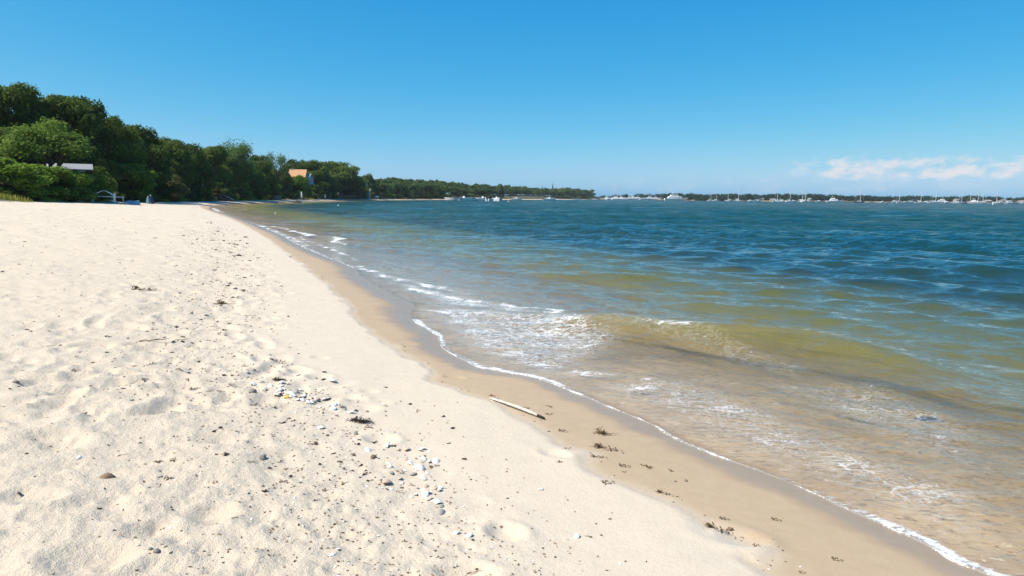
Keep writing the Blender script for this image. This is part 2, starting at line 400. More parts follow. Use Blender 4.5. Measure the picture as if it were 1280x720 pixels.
foam_line([(372, 297), (405, 308), (430, 318), (445, 325)], .16, .45)
foam_line([(330, 283), (360, 296), (385, 308)], .2, .48)
foam_zone([(520, 386), (560, 378), (640, 388), (735, 400), (800, 425), (740, 460), (690, 474), (640, 464), (580, 445), (552, 420)], .385, .5)
foam_zone([(470, 345), (640, 380), (700, 392), (640, 392), (540, 380)], .37, .3)
foam_zone([(700, 480), (800, 460), (900, 470), (1060, 540), (1290, 620), (1290, 735), (1240, 722), (1000, 610), (840, 545)], .335, .6)
foam_zone([(900, 470), (1100, 470), (1280, 540), (1290, 640), (1060, 545)], .30, .6)
foam_zone([(728, 392), (800, 402), (860, 418), (940, 440), (1040, 462), (1000, 474), (900, 452), (820, 432), (740, 415)], .255, .25)  # thin foam at the wave's foot, added to whiten its dark reflection
foam_line([(728, 389), (760, 391), (800, 395), (840, 401), (880, 404)], .07, .37, .26)  # foam on the lip, its white also painted in for sun glints
foam_line([(880, 402), (940, 406), (1000, 409), (1050, 416)], .035, .34, .27)  # painted glint line carried on along the right half of the crest
edge_noise = fbm(WX * 1.3, WY * 1.3, 2, 77)
edge = np.exp(-((WS + .03) / (.05 + .06 * edge_noise)) ** 2) * np.clip(.55 + 1.1 * fbm(WX * .9, WY * .9, 2, 78), .2, 1)
lap = (WY < 10.2) | (WY > 17.5)                       # the glassy film between has no foam
foam = np.maximum(foam, edge * lap * np.clip(1.3 - WR / 200, 0, 1) * .62)
foam = np.where(WS > .02, 0, foam)

keep = (WS < .22); f = grid_faces(len(iw), len(jw)); kv = keep.ravel(); f = f[kv[f].any(1)]
used = np.unique(f); remap = np.zeros(keep.size, np.int32); remap[used] = np.arange(len(used))
wm = np_mesh('sea_water', np.stack([WX, WY, ZW], -1).reshape(-1, 3)[used], remap[f],
             {'depth': depth.ravel()[used], 'foam': foam.ravel()[used], 'unresolved': sst(res, .04, .55).ravel()[used]})
m, N = new_mat('sea_water')
pos = N('ShaderNodeNewGeometry')
a_d = N('ShaderNodeAttribute', out=2, attribute_name='depth'); a_f = N('ShaderNodeAttribute', out=2, attribute_name='foam')
cd = N('ShaderNodeCameraData', out=2)
map1 = N('ShaderNodeMapping', {'Vector': pos, 'Rotation': (0, 0, math.radians(30)), 'Scale': (1, 1.7, 1)})
w1 = N.noise(map1, 4.5, 4, .65, .4); w2 = N.noise(map1, 19, 4, .65, .5); w3 = N.noise(map1, 1.2, 4, .6, .3); w4 = N.noise(map1, .16, 3, .55, .2)
hh = N.math('ADD', N.math('ADD', N.math('MULTIPLY', w1, .013), N.math('MULTIPLY', w2, .0045)), N.math('ADD', N.math('MULTIPLY', w3, .05), N.math('MULTIPLY', w4, .09)))
a_l = N('ShaderNodeAttribute', out=2, attribute_name='unresolved')
gust = N.maprange(N.noise(N('ShaderNodeMapping', {'Vector': pos, 'Rotation': (0, 0, math.radians(20)), 'Scale': (.5, 1.6, 1)}), .11, 6, .72, .4), .38, .62, .55, 1.5)      # cat's-paws
gust = N.math('ADD', N.math('MULTIPLY', N.math('SUBTRACT', gust, 1.0), N.maprange(a_l, 0, .25)), 1.0)
hh = N.math('MULTIPLY', N.math('MULTIPLY', hh, gust), N.maprange(a_l, 0, 1, 1, 6.0))       # waves too fine for the mesh out there
wb_ = N('ShaderNodeBump', {'Strength': N.maprange(a_d, .0, .40, .75, 1.0), 'Distance': 1.0, 'Height': hh})
dn = N.math('MULTIPLY', a_d, 1 / 4.0, True)
body = N.ramp(dn, [(0, (.44, .37, .25)), (.06, (.36, .31, .17)), (.12, (.38, .36, .12)), (.19, (.23, .255, .095)), (.28, (.045, .095, .080)), (.45, (.014, .080, .074)), (.8, (.006, .070, .072))])
opac = N.math('SUBTRACT', 1.0, N.math('EXPONENT', N.math('MULTIPLY', a_d, -1.35)))
tint = N.ramp(dn, [(0, (1, 1, 1)), (.1, (.92, .88, .66)), (.3, (.5, .65, .45)), (1, (.1, .3, .3))])
tr = N('ShaderNodeBsdfTransparent', {'Color': tint})
df = N('ShaderNodeBsdfDiffuse', {'Color': body}); tl = N('ShaderNodeBsdfTranslucent', {'Color': body})
bodysh = N('ShaderNodeMixShader', {0: .5, 1: df, 2: tl})
under = N('ShaderNodeMixShader', {0: opac, 1: tr, 2: bodysh})
fr = N('ShaderNodeFresnel', {'IOR': 1.33, 'Normal': wb_})
gl = N('ShaderNodeBsdfGlossy', {'Color': (1, 1, 1, 1), 'Roughness': .06, 'Normal': wb_})
surf = N('ShaderNodeMixShader', {0: fr, 1: under, 2: gl})
fmap = N('ShaderNodeMapping', {'Vector': pos, 'Rotation': (0, 0, math.radians(35)), 'Scale': (1, 1.9, 1)})
warp = N('ShaderNodeVectorMath', {0: fmap, 1: N('ShaderNodeVectorMath', {0: N('ShaderNodeTexNoise', {'Vector': fmap, 'Scale': 3.0, 'Detail': 4}, out=1), 3: .55}, operation='SCALE')}, operation='ADD')
vor = N('ShaderNodeTexVoronoi', {'Vector': warp, 'Scale': 5.6}, feature='DISTANCE_TO_EDGE')
lace = N.math('MULTIPLY', vor, 1.6)
fine = N.noise(pos, 34, 4, .65)
big = N.noise(fmap, 1.5, 3, .6)
thr = N.math('ADD', N.math('ADD', N.math('MULTIPLY', lace, .55), N.math('MULTIPLY', fine, .55)), N.math('MULTIPLY', big, .45))
fm = N.maprange(N.math('SUBTRACT', N.math('MULTIPLY', a_f, 1.15), N.math('SUBTRACT', thr, .12)), -.12, .20)
fm = N.math('MULTIPLY', fm, N.maprange(a_f, .05, .25))
veil = N.math('MULTIPLY', N.maprange(N.noise(warp, 13, 6, .72), .46, .60), N.maprange(a_f, .08, .40, 0, .24))      # thin film of bubbles between the lace
fm = N.math('MAXIMUM', fm, veil)
fb = N('ShaderNodeBump', {'Strength': .6, 'Distance': .02, 'Height': N.math('ADD', fine, N.noise(pos, 110, 2))})
fsh = N('ShaderNodeBsdfDiffuse', {'Color': (.80, .81, .82, 1), 'Normal': fb})
out = N('ShaderNodeMixShader', {0: N.math('MULTIPLY', fm, .85), 1: surf, 2: fsh})
finish(N, out)
link('sea_water', wm, m, kind='structure')

# bubbly rim of the wash, with a thickness of its own
m, N = new_mat('sea_foam')
pos = N('ShaderNodeNewGeometry')
vb = N('ShaderNodeTexVoronoi', {'Vector': pos, 'Scale': 95.0})
fb = N('ShaderNodeBump', {'Strength': .8, 'Distance': .008, 'Height': N.math('SUBTRACT', 1.0, vb), 'Normal': None})
fp = N('ShaderNodeBsdfPrincipled', {'Base Color': (.82, .83, .83, 1), 'Roughness': .35, 'Normal': fb})
holes = N.maprange(N.math('ADD', N.math('MULTIPLY', N.noise(pos, 60, 4, .7), .6), N.math('MULTIPLY', N.noise(pos, 3.2, 3, .6), .6)), .50, .66)       # burst bubbles
finish(N, N('ShaderNodeMixShader', {0: N.math('MULTIPLY', holes, .85), 1: fp, 2: N('ShaderNodeBsdfTransparent')}))
M_FOAM = m
rim = NEARC[(np.hypot(NEARC[:, 0], NEARC[:, 1]) < 40)]
Vv, Ff = [], []
dense = []
for a, b_ in zip(rim[:-1], rim[1:]):
    n_ = max(2, int(np.hypot(*(b_ - a)) / .018)); n_ = min(n_, 60)
    for k in range(n_): dense.append(a + (b_ - a) * k / n_)
dense = np.array(dense); tang = np.gradient(dense, axis=0); tang /= np.linalg.norm(tang, axis=1)[:, None] + 1e-9
nrm = np.stack([tang[:, 1], -tang[:, 0]], 1)         # seaward
prof = [(-1, -.25), (-.75, .55), (-.3, 1), (.2, .85), (.7, .4), (1.15, -.3)]
wn = fbm(dense[:, 0] * 2.6, dense[:, 1] * 2.6, 3, 5); wn2 = fbm(dense[:, 0] * 22, dense[:, 1] * 22, 2, 6)
cur = 0
for i, p in enumerate(dense):
    r = math.hypot(*p)
    if 10.2 < p[1] < 17.5 or p[1] < .5: cur = 0; continue
    w = (.010 + .034 * wn[i] + .012 * wn2[i]) * (1 + r * .03); h = (.007 + .006 * wn[i] + .006 * wn2[i]) * (1 + r * .01)
    w = max(w, .006); h = max(h, .003)
    s_off = fbm(np.array([p[0] * 2.2]), np.array([p[1] * 2.2]), 3, 5)[0] * .05
    for u, hz in prof:
        q_ = p + nrm[i] * (u * w + s_off - .004)
        Vv.append((q_[0], q_[1], gz(q_[0], q_[1]) + hz * h))
    if cur:
        b0 = len(Vv) - 12
        for j in range(5): Ff.append((b0 + j, b0 + j + 1, b0 + j + 7, b0 + j + 6))
    cur = 1
link('foam_line', np_mesh('foam_line', Vv, Ff), M_FOAM, kind='stuff')
# ------------------------------------------------------------------ mesh builder for hard objects
class MB:
    def __init__(self): self.v, self.f = [], []
    def add(self, V, F):
        b = len(self.v); self.v += [tuple(p) for p in V]; self.f += [tuple(i + b for i in q) for q in F]; return self
    def box(self, c, s, rz=0.0, taper=1.0):
        cx, cy, cz = c; hx, hy, hz = s[0] / 2, s[1] / 2, s[2] / 2; C, Sn = math.cos(rz), math.sin(rz); V = []
        for dz, k in ((-hz, 1.0), (hz, taper)):
            for dx, dy in ((-hx, -hy), (hx, -hy), (hx, hy), (-hx, hy)):
                V.append((cx + (dx * C - dy * Sn) * k, cy + (dx * Sn + dy * C) * k, cz + dz))
        return self.add(V, [(3, 2, 1, 0), (4, 5, 6, 7), (0, 1, 5, 4), (1, 2, 6, 5), (2, 3, 7, 6), (3, 0, 4, 7)])
    def gable(self, c, L, Wd, h, t=.12):
        """gable roof of two sloping slabs, ridge along x, eaves at height c.z"""
        cx, cy, cz = c; V = []
        for x in (-L / 2, L / 2):
            V += [(cx + x, cy - Wd / 2, cz), (cx + x, cy, cz + h), (cx + x, cy + Wd / 2, cz), (cx + x, cy + Wd / 2, cz - t), (cx + x, cy, cz + h - t * 1.3), (cx + x, cy - Wd / 2, cz - t)]
        F = [(i, (i + 1) % 6, (i + 1) % 6 + 6, i + 6) for i in range(6)] + [(5, 4, 3, 2, 1, 0), (6, 7, 8, 9, 10, 11)]
        return self.add(V, F)
    def gable_end(self, c, L, Wd, h):
        cx, cy, cz = c
        for x in (-L / 2, L / 2):
            V = [(cx + x - .05, cy - Wd / 2, cz), (cx + x - .05, cy + Wd / 2, cz), (cx + x - .05, cy, cz + h), (cx + x + .05, cy - Wd / 2, cz), (cx + x + .05, cy + Wd / 2, cz), (cx + x + .05, cy, cz + h)]
            self.add(V, [(0, 2, 1), (3, 4, 5), (0, 1, 4, 3), (1, 2, 5, 4), (2, 0, 3, 5)])
        return self
    def tube(self, pts, radii, n=8):
        pts = [Vector(p) for p in pts]; rings = []
        up = Vector((.31, .17, .93))
        for i, p in enumerate(pts):
            d = (pts[min(i + 1, len(pts) - 1)] - pts[max(i - 1, 0)]).normalized()
            a = d.cross(up); a = a.normalized() if a.length > 1e-3 else d.cross(Vector((1, 0, 0))).normalized(); b = d.cross(a)
            r = radii[i] if hasattr(radii, '__len__') else radii
            rings.append([p + (a * math.cos(2 * math.pi * k / n) + b * math.sin(2 * math.pi * k / n)) * r for k in range(n)])
        V = [q for rg in rings for q in rg]; F = []
        for i in range(len(pts) - 1):
            for k in range(n): F.append((i * n + k, i * n + (k + 1) % n, (i + 1) * n + (k + 1) % n, (i + 1) * n + k))
        F += [tuple(range(n))[::-1], tuple(range((len(pts) - 1) * n, len(pts) * n))]
        return self.add(V, F)
    def cone(self, c, r0, r1, h, n=12): return self.tube([c, (c[0], c[1], c[2] + h)], [r0, r1], n)
    def hull(self, L, B, F_, x0=None, bowrise=.4, n=11):
        V, Fc = [], []; x0 = -L / 2 if x0 is None else x0
        for i in range(n):
            t = i / (n - 1); b = B / 2 * (1 - max(0, (t - .35) / .65) ** 2.2) * (.88 + .12 * min(t * 3, 1)); b = max(b, .012 * L * .3)
            z = F_ * (1 + bowrise * t * t); rk = .10 * L * max(0, t - .6) / .4
            x = x0 + t * L * .92
            V += [(x, 0, -.25 * F_), (x, b * .72, -.08 * F_), (x + rk, b, z), (x + rk, 0, z + .02), (x + rk, -b, z), (x, -b * .72, -.08 * F_)]
        for i in range(n - 1):
            for k in range(6): Fc.append((i * 6 + k, i * 6 + (k + 1) % 6, (i + 1) * 6 + (k + 1) % 6, (i + 1) * 6 + k))
        Fc += [(0, 1, 2, 3, 4, 5)[::-1], tuple((n - 1) * 6 + k for k in range(6))]
        return self.add(V, Fc)
    def mesh(self, name, mat=None, smooth=False):
        m = bpy.data.meshes.new(name); m.from_pydata(self.v, [], self.f); m.update()
        if smooth: m.polygons.foreach_set('use_smooth', [True] * len(m.polygons))
        if mat: m.materials.append(mat)
        return m
def plain(name, col, rough=.6, var=.25, scale=6.0, spec=.3, metal=0.0, bump=0.0):
    m, N = new_mat(name); tcx = N('ShaderNodeTexCoord', out=3)
    n_ = N.noise(tcx, scale, 4, .6)
    c = N.mix(N.maprange(n_, .3, .7), tuple(x * (1 - var) for x in col), tuple(min(1, x * (1 + var * .6)) for x in col))
    ins = {'Base Color': c, 'Roughness': rough, 'Specular IOR Level': spec, 'Metallic': metal}
    if bump: ins['Normal'] = N('ShaderNodeBump', {'Strength': bump, 'Distance': .01, 'Height': n_})
    finish(N, N('ShaderNodeBsdfPrincipled', ins)); return m

# ------------------------------------------------------------------ foliage
def leaf_mat(name, dark, light, transl=.54):
    m, N = new_mat(name); t = N('ShaderNodeAttribute', out=2, attribute_name='tone'); oi = N('ShaderNodeObjectInfo', out=5)
    f = N.math('ADD', N.math('MULTIPLY', t, .75), N.math('MULTIPLY', oi, .35), True)
    c = N.mix(f, dark, light)
    finish(N, N('ShaderNodeMixShader', {0: transl, 1: N('ShaderNodeBsdfPrincipled', {'Base Color': c, 'Roughness': .65, 'Specular IOR Level': .10}), 2: N('ShaderNodeBsdfTranslucent', {'Color': c})}))
    return m
L_OAK = leaf_mat('oak_leaves', (.040, .080, .014), (.210, .275, .050))
L_BRIGHT = leaf_mat('bright_leaves', (.075, .150, .018), (.270, .390, .055))
L_FEATHER = leaf_mat('feathery_leaves', (.060, .120, .030), (.210, .310, .080))
L_OLIVE = leaf_mat('olive_leaves', (.070, .085, .024), (.200, .200, .065))
L_FAR = leaf_mat('shore_wood_leaves', (.038, .085, .030), (.175, .245, .065))
L_WOODS = leaf_mat('distant_leaves', (.018, .055, .034), (.062, .120, .062))
L_SPREAD = leaf_mat('spreading_leaves', (.045, .095, .018), (.200, .285, .050))
L_PINE = leaf_mat('needles', (.015, .032, .018), (.035, .060, .030))
L_GRASS = leaf_mat('grass_blades', (.20, .22, .04), (.44, .42, .09))
M_BARK = plain('bark', (.10, .075, .055), .9, .4, 12, bump=.6)

def leaf_mesh(name, P, Nn, size, tone, rs_, asp=.6):
    n = len(P); ref = rs_.randn(n, 3); a = np.cross(Nn, ref); a /= np.linalg.norm(a, axis=1)[:, None] + 1e-9
    b = np.cross(Nn, a); b /= np.linalg.norm(b, axis=1)[:, None] + 1e-9
    sz = (size * (.6 + .8 * rs_.rand(n)))[:, None] if np.isscalar(size) else (size * (.6 + .8 * rs_.rand(n)))[:, None]
    V = np.stack([P - a * sz, P + b * sz * asp + Nn * sz * .15, P + a * sz, P - b * sz * asp + Nn * sz * .15], 1).reshape(-1, 3)
    return np_mesh(name, V, np.arange(4 * n).reshape(-1, 4), {'tone': np.repeat(tone, 4)}, smooth=False)
def crown_mesh(name, seed, lobes, leaves, zb, leaf, top_r=1.0, fuzz=.07, style='dome'):
    """crown of a tree of height 1 and crown radius .45"""
    rs_ = np.random.RandomState(seed); Cs, Rs = [], []
    for i in range(lobes):
        a = i * 2.39996 + rs_.rand() * .7; f = (i + .5) / lobes
        if style == 'cone': z = zb + (1 - zb) * f; rr = .36 * (1 - f) * .9 + .01; r = .14 * (1.15 - f)
        elif style == 'spread':
            rr = .45 * math.sqrt(f) * .86; z = zb + (1 - zb) * (.62 - .34 * f + .42 * rs_.rand() - .2); r = .09 + .06 * rs_.rand()
        else:
            hgt = rs_.rand() ** .7; z = zb + (1 - zb) * (.12 + .74 * hgt); rr = .42 * math.sqrt(max(0, 1 - (1.02 * hgt - .22) ** 2)) * (.35 + .5 * rs_.rand() ** .5) * top_r; r = .12 + .085 * rs_.rand()
        Cs.append((rr * math.cos(a), rr * math.sin(a), min(z, 1 - r * .8))); Rs.append(r)
    Cs, Rs = np.array(Cs), np.array(Rs); w = Rs ** 2; idx = rs_.choice(lobes, leaves, p=w / w.sum())
    d = rs_.randn(leaves, 3); d /= np.linalg.norm(d, axis=1)[:, None]; d[:, 2] = np.where((d[:, 2] < -.3) & (rs_.rand(leaves) < .6), -d[:, 2], d[:, 2])
    rad = Rs[idx] * (1 - .55 * rs_.rand(leaves) ** 2.6 + fuzz * rs_.randn(leaves))
    bump_ = 1 + .28 * fbm(d[:, 0] * 2.2 + Cs[idx, 0] * 9 + seed, d[:, 1] * 2.2 + d[:, 2] * 2.9 + Cs[idx, 2] * 7, 3, seed)
    P = Cs[idx] + d * (rad * bump_)[:, None] * np.array([1, 1, .82])
    Nn = d * .8 + np.array([0, 0, .35]) + rs_.randn(leaves, 3) * .55; Nn /= np.linalg.norm(Nn, axis=1)[:, None]
    tone = np.clip(.05 + .75 * rs_.rand(lobes)[idx] + .22 * rs_.randn(leaves), 0, 1)
    return leaf_mesh(name, P, Nn, leaf, tone, rs_), Cs
def trunk_mesh(name, seed, Cs, zb, r=.022, multi=1):
    rg = random.Random(seed); mb = MB()
    for k in range(multi):
        ox = (k - (multi - 1) / 2) * .05
        pts = [(ox, 0, -.06), (ox * 1.3 + rg.uniform(-.01, .01), rg.uniform(-.01, .01), zb * .5), (ox * 1.8 + rg.uniform(-.03, .03), rg.uniform(-.03, .03), zb), (ox * 2 + rg.uniform(-.05, .05), rg.uniform(-.05, .05), zb + (1 - zb) * .55)]
        mb.tube(pts, [r * 1.35, r, r * .8, r * .3], 8)
        for c in Cs[k::max(2 * multi, 2)][:7]:
            s_ = Vector(pts[2]) * .75 + Vector(pts[3]) * .25 * rg.random() + Vector(pts[2]) * .0
            c = Vector(c); mid = s_ * .45 + c * .55 + Vector((0, 0, -.03))
            mb.tube([s_, mid, c], [r * .55, r * .38, r * .14], 6)
    return mb.mesh(name, M_BARK, True)
VAR = {}
def variant(key, kind, seed, lobes, leaves, zb, leaf, mat, style='dome', top_r=1.0, multi=1, fuzz=.07):
    cm, Cs = crown_mesh('crown', seed, lobes, leaves, zb, leaf, top_r, fuzz, style); cm.materials.append(mat)
    VAR[key] = (kind, cm, trunk_mesh('trunk', seed, Cs, max(zb, .08), multi=multi))
for i in range(4): variant('oak%d' % i, 'oak_tree', 11 + i, 26, 15000, .22, .020, L_OAK, top_r=1.05)
variant('spread', 'spreading_tree', 31, 34, 12000, .50, .016, L_SPREAD, 'spread', multi=3, fuzz=.22)
for i in range(2): variant('feather%d' % i, 'locust_tree', 41 + i, 24, 8500, .2, .017, L_FEATHER, fuzz=.26)
variant('airy', 'locust_tree', 47, 13, 2600, .35, .020, L_FEATHER, fuzz=.3)
for i in range(3): variant('shrub%d' % i, 'shrub', 51 + i, 18, 9000, .02, .026, L_BRIGHT)
for i in range(2): variant('olive%d' % i, 'shrub', 61 + i, 18, 8000, .02, .026, L_OLIVE)
for i in range(2): variant('dark%d' % i, 'shrub', 66 + i, 18, 8000, .02, .026, L_OAK)
for i in range(5): variant('far%d' % i, 'oak_tree', 71 + i, 18, 3200, .10, .040, L_FAR)
variant('conifer', 'pine_tree', 81, 16, 3000, .08, .034, L_PINE, 'cone')
def plant(key, px, top_y, width_px, D, label, category='tree', group=None, name=None, sink=.0):
    kind, cm, tm = VAR[key]; p = at_d(px, D, top_y)
    for _ in range(40):                                    # keep off the open sand
        if gsample(SV_, p.x, p.y) > (.8 if category == 'shrub' else 2.0): break
        D *= 1.012; p = at_d(px, D, top_y)
    z0 = gz(p.x, p.y) - sink
    h = max(p.z - z0, .5); w = width_px * D / F_PX
    r = empty(name or kind, (p.x, p.y, z0), label, category, group, rnd.uniform(0, 6.28)); r.scale = (w / .9, w / .9, h)
    link('crown', cm, None, r); link('trunk', tm, None, r)
    return r

TREES = [  # variant, px, top row, width px, distance, label
    ('oak0', 14, 106, 84, 88, 'tall dark oak at the far left edge, crown highest of the wooded bluff'),
    ('oak1', 84, 120, 86, 93, 'broad dark oak behind the long grey roof, second from the left edge'),
    ('oak2', 140, 145, 66, 100, 'dark oak on the bluff behind the canopy frame, third along the skyline'),
    ('oak3', 176, 158, 60, 108, 'round dark oak on the skyline above the brown-green shrub'),
    ('oak0', 208, 172, 50, 116, 'dark oak stepping down the skyline right of the round oak'),
    ('oak2', 238, 179, 46, 122, 'dark oak beside the pale feathery locust, on its left side'),
    ('oak1', 265, 183, 40, 134, 'narrow dark oak tucked directly against the pale feathery locust'),
    ('feather0', 292, 177, 50, 140, 'tall pale feathery locust tree standing above the sloping dark seawall'),
    ('oak3', 324, 194, 36, 168, 'dark tree just right of the pale feathery locust'),
    ('airy', 345, 193, 30, 205, 'thin airy grey-green tree left of the orange-roofed house'),
    ('oak2', 372, 199, 40, 262, 'dark oak rising behind the orange-roofed house'),
    ('oak0', 396, 201, 38, 262, 'dark oak between the orange-roofed house and the big rounded oak'),
    ('oak3', 424, 202, 56, 245, 'big rounded dark oak right of the orange-roofed house'),
    ('far0', 447, 221, 26, 280, 'low tree on the right flank of the big rounded oak'),
    ('far3', 460, 217.5, 20, 330, 'small peaked tree standing up from the left end of the bay woods'),
    ('spread', 58, 149, 98, 76, 'light green flat-topped spreading tree above the long grey roof'),
]
for v, px, ty, w, D, lab in TREES: plant(v, px, ty, w, D, lab)
# woods massed behind and between them
fill = [(-70, 112, 70, 84), (-28, 118, 70, 86), (34, 146, 70, 95), (6, 160, 60, 82), (112, 160, 62, 98), (150, 178, 56, 100), (108, 190, 50, 92), (186, 186, 46, 108), (30, 184, 50, 84), (66, 176, 50, 88),
        (215, 196, 40, 116), (246, 200, 38, 122), (272, 204, 34, 134), (300, 206, 36, 150), (318, 212, 30, 164), (336, 212, 28, 190), (352, 214, 26, 215), (392, 214, 28, 240), (408, 220, 30, 236),
        (440, 226, 26, 250), (160, 164, 50, 118), (120, 150, 60, 112), (196, 176, 46, 126), (228, 188, 40, 132), (70, 134, 60, 106), (284, 196, 36, 152), (310, 200, 30, 176), (128, 200, 40, 94), (-10, 190, 50, 74), (414, 218, 40, 252), (428, 214, 46, 256), (436, 220, 36, 262), (432, 228, 34, 254), (400, 226, 30, 250), (446, 230, 26, 285), (356, 224, 24, 232), (60, 200, 46, 92)]
for i, (px, ty, w, D) in enumerate(fill):
    plant(['oak0', 'oak1', 'oak2', 'oak3'][i % 4], px, ty, w, D, 'dark green oak massed among others in the wooded bluff behind the beach', group='oaks massed in the wooded bluff')
# far curve of the bay
tops = ([470, 480, 500, 520, 545, 575, 600, 630, 660, 690, 705, 720, 740, 748], [222, 223, 222, 224, 225.5, 228, 230.5, 231.5, 234, 236, 234, 236.5, 237.5, 239])
dist = ([470, 480, 600, 700, 745], [318, 335, 480, 760, 905])
k = 0
for row in range(3):
    px = 466 + row * 3
    while px < 733:
        D = float(np.interp(px, *dist)) + (14, 34, 60)[row] + rnd.uniform(-4, 6); w = max(9, 5200 / D * rnd.uniform(.8, 1.35)) * (1.2 - .1 * row)
        ty = float(np.interp(px, *tops)) + (5.5, 1.8, -.3)[row] * (1 if px < 640 else .55) + rnd.uniform(-.9, 1.1)
        plant('far%d' % (k % 5) if rnd.random() < .93 else 'feather1', px, ty, w, D, 'dark green tree in the low wood along the far curve of the bay', group='trees along the far curve of the bay'); k += 1
        px += w * rnd.uniform(.42, .62)
plant('conifer', 691, 229, 5, 800, 'thin pointed conifer beside the grey mansion on the point', name='pine_tree')
plant('conifer', 678, 232.5, 5, 790, 'small pointed conifer on the point, left of the thin conifer', name='pine_tree')
plant('conifer', 627, 229, 7, 540, 'dark conifer in the bay woods above the moored white boats', name='pine_tree')
plant('far1', 737, 236, 16, 905, 'round dark tree at the very tip of the wooded point')
plant('far2', 719, 235.5, 13, 890, 'dark tree between the grey mansion and the tip of the point')
# shrubs at the top of the beach
SHR = [('shrub1', 30, 207, 50, 67, 'green shrub mound left of the long grey roof'), ('dark1', 118, 207, 46, 76, 'dark green shrub against the right end of the long grey roof'), ('shrub0', 88, 212, 52, 72, 'green shrub right under the middle of the long grey roof'),
       ('dark0', 363, 218, 26, 224, 'dark shrub hiding the left wall of the orange-roofed house'), ('shrub2', 379, 222, 22, 226, 'small green shrub below the corner of the orange-roofed house'), ('dark1', 389, 230, 24, 226, 'dark shrub below the blue-grey gabled building'),
       ('shrub1', 408, 240, 14, 219, 'small shrub before the tan-roofed hut'), ('dark0', 450, 240, 18, 278, 'dark shrub in front of the grey gabled house'), ('dark1', 462, 240, 16, 280, 'dark shrub at the right corner of the grey gabled house'),
      ('shrub0', 12, 196, 86, 66, 'bright green shrub mound at the left edge of the beach'),
       ('shrub1', 60, 206, 70, 69, 'bright green shrub in front of the long grey roof, left half'),
       ('shrub2', 103, 214, 56, 74, 'green shrub below the right end of the long grey roof'),
       ('dark0', 84, 226, 60, 70, 'dark shrub low on the bank left of the canopy frame'),
       ('shrub0', 161, 203, 62, 90, 'large round bright green shrub right of the canopy frame'),
       ('dark1', 168, 222, 52, 84, 'dark green shrub behind the pale blue dinghy'),
       ('olive0', 207, 211, 46, 103, 'brown-green rounded shrub at the edge of the beach'),
       ('olive1', 192, 232, 40, 98, 'low olive shrub below the brown-green rounded shrub'),
       ('olive0', 225, 236, 34, 108, 'low dry shrub on the bank right of the brown-green shrub'),
       ('shrub1', 252, 231, 24, 120, 'small bright green shrub left of the sloping seawall'),
       ('dark0', 236, 226, 36, 122, 'dark shrub under the oaks behind the small bright shrub'),
       ('dark1', 272, 226, 30, 136, 'dark shrub above the sloping seawall'),
       ('shrub2', 298, 226, 26, 148, 'green shrub above the yellow grass bank'),
       ('dark0', 316, 230, 28, 158, 'dark shrub right of the yellow grass bank'),
       ('shrub0', 340, 228, 24, 190, 'green shrub above the weathered timber bulkhead'),
       ('dark1', 330, 236, 20, 172, 'dark shrub left of the weathered timber bulkhead'),
       ('dark0', 362, 236, 26, 208, 'dark shrub below the orange-roofed house'),
       ('shrub1', 350, 222, 22, 225, 'green shrub left of the orange-roofed house'),
       ('shrub2', 371, 219, 24, 222, 'green shrub hiding the wall of the orange-roofed house'),
       ('shrub0', 393, 235, 24, 222, 'bright green shrub between the two white folded umbrellas'),
       ('dark1', 412, 234, 26, 228, 'dark shrub behind the small tan-roofed hut'),
       ('dark0', 440, 236, 28, 240, 'dark shrub behind the long low deck'),
       ('olive1', 396, 243, 18, 212, 'low olive shrub on the far beach beside the right folded umbrella'),
       ('shrub1', 480, 238, 16, 326, 'small green shrub right of the white beach shelter')]
for v, px, ty, w, D, lab in SHR: plant(v, px, ty, w, D, lab, 'shrub', name='shrub')
for i in range(52):
    px = -20 + i * 7.2 + rnd.uniform(-4, 4); D = float(np.interp(px, [-20, 60, 150, 200, 240, 300, 350], [60, 68, 86, 100, 112, 140, 180])) + rnd.uniform(0, 3)
    plant(['olive0', 'shrub1', 'olive1', 'dark0'][i % 4], px, rnd.uniform(233, 242), rnd.uniform(18, 28), D, 'low scrubby bush in the tangle along the foot of the bank', 'shrub', 'scrub along the foot of the bank', 'shrub')
for i in range(44):
    px = 470 + i * 6.1 + rnd.uniform(-2, 2); D = float(np.interp(px, *dist)) + 6 + rnd.uniform(0, 3)
    plant(['olive0', 'dark1', 'olive1', 'shrub0'][i % 4], px, 248.4 - float(np.interp(px, [470, 745], [7, 3.2])) * rnd.uniform(.7, 1.2), rnd.uniform(8, 15), D, 'low shrub in front of the bay woods along the far sand', 'shrub', 'shrubs along the far curve of the bay', 'shrub')

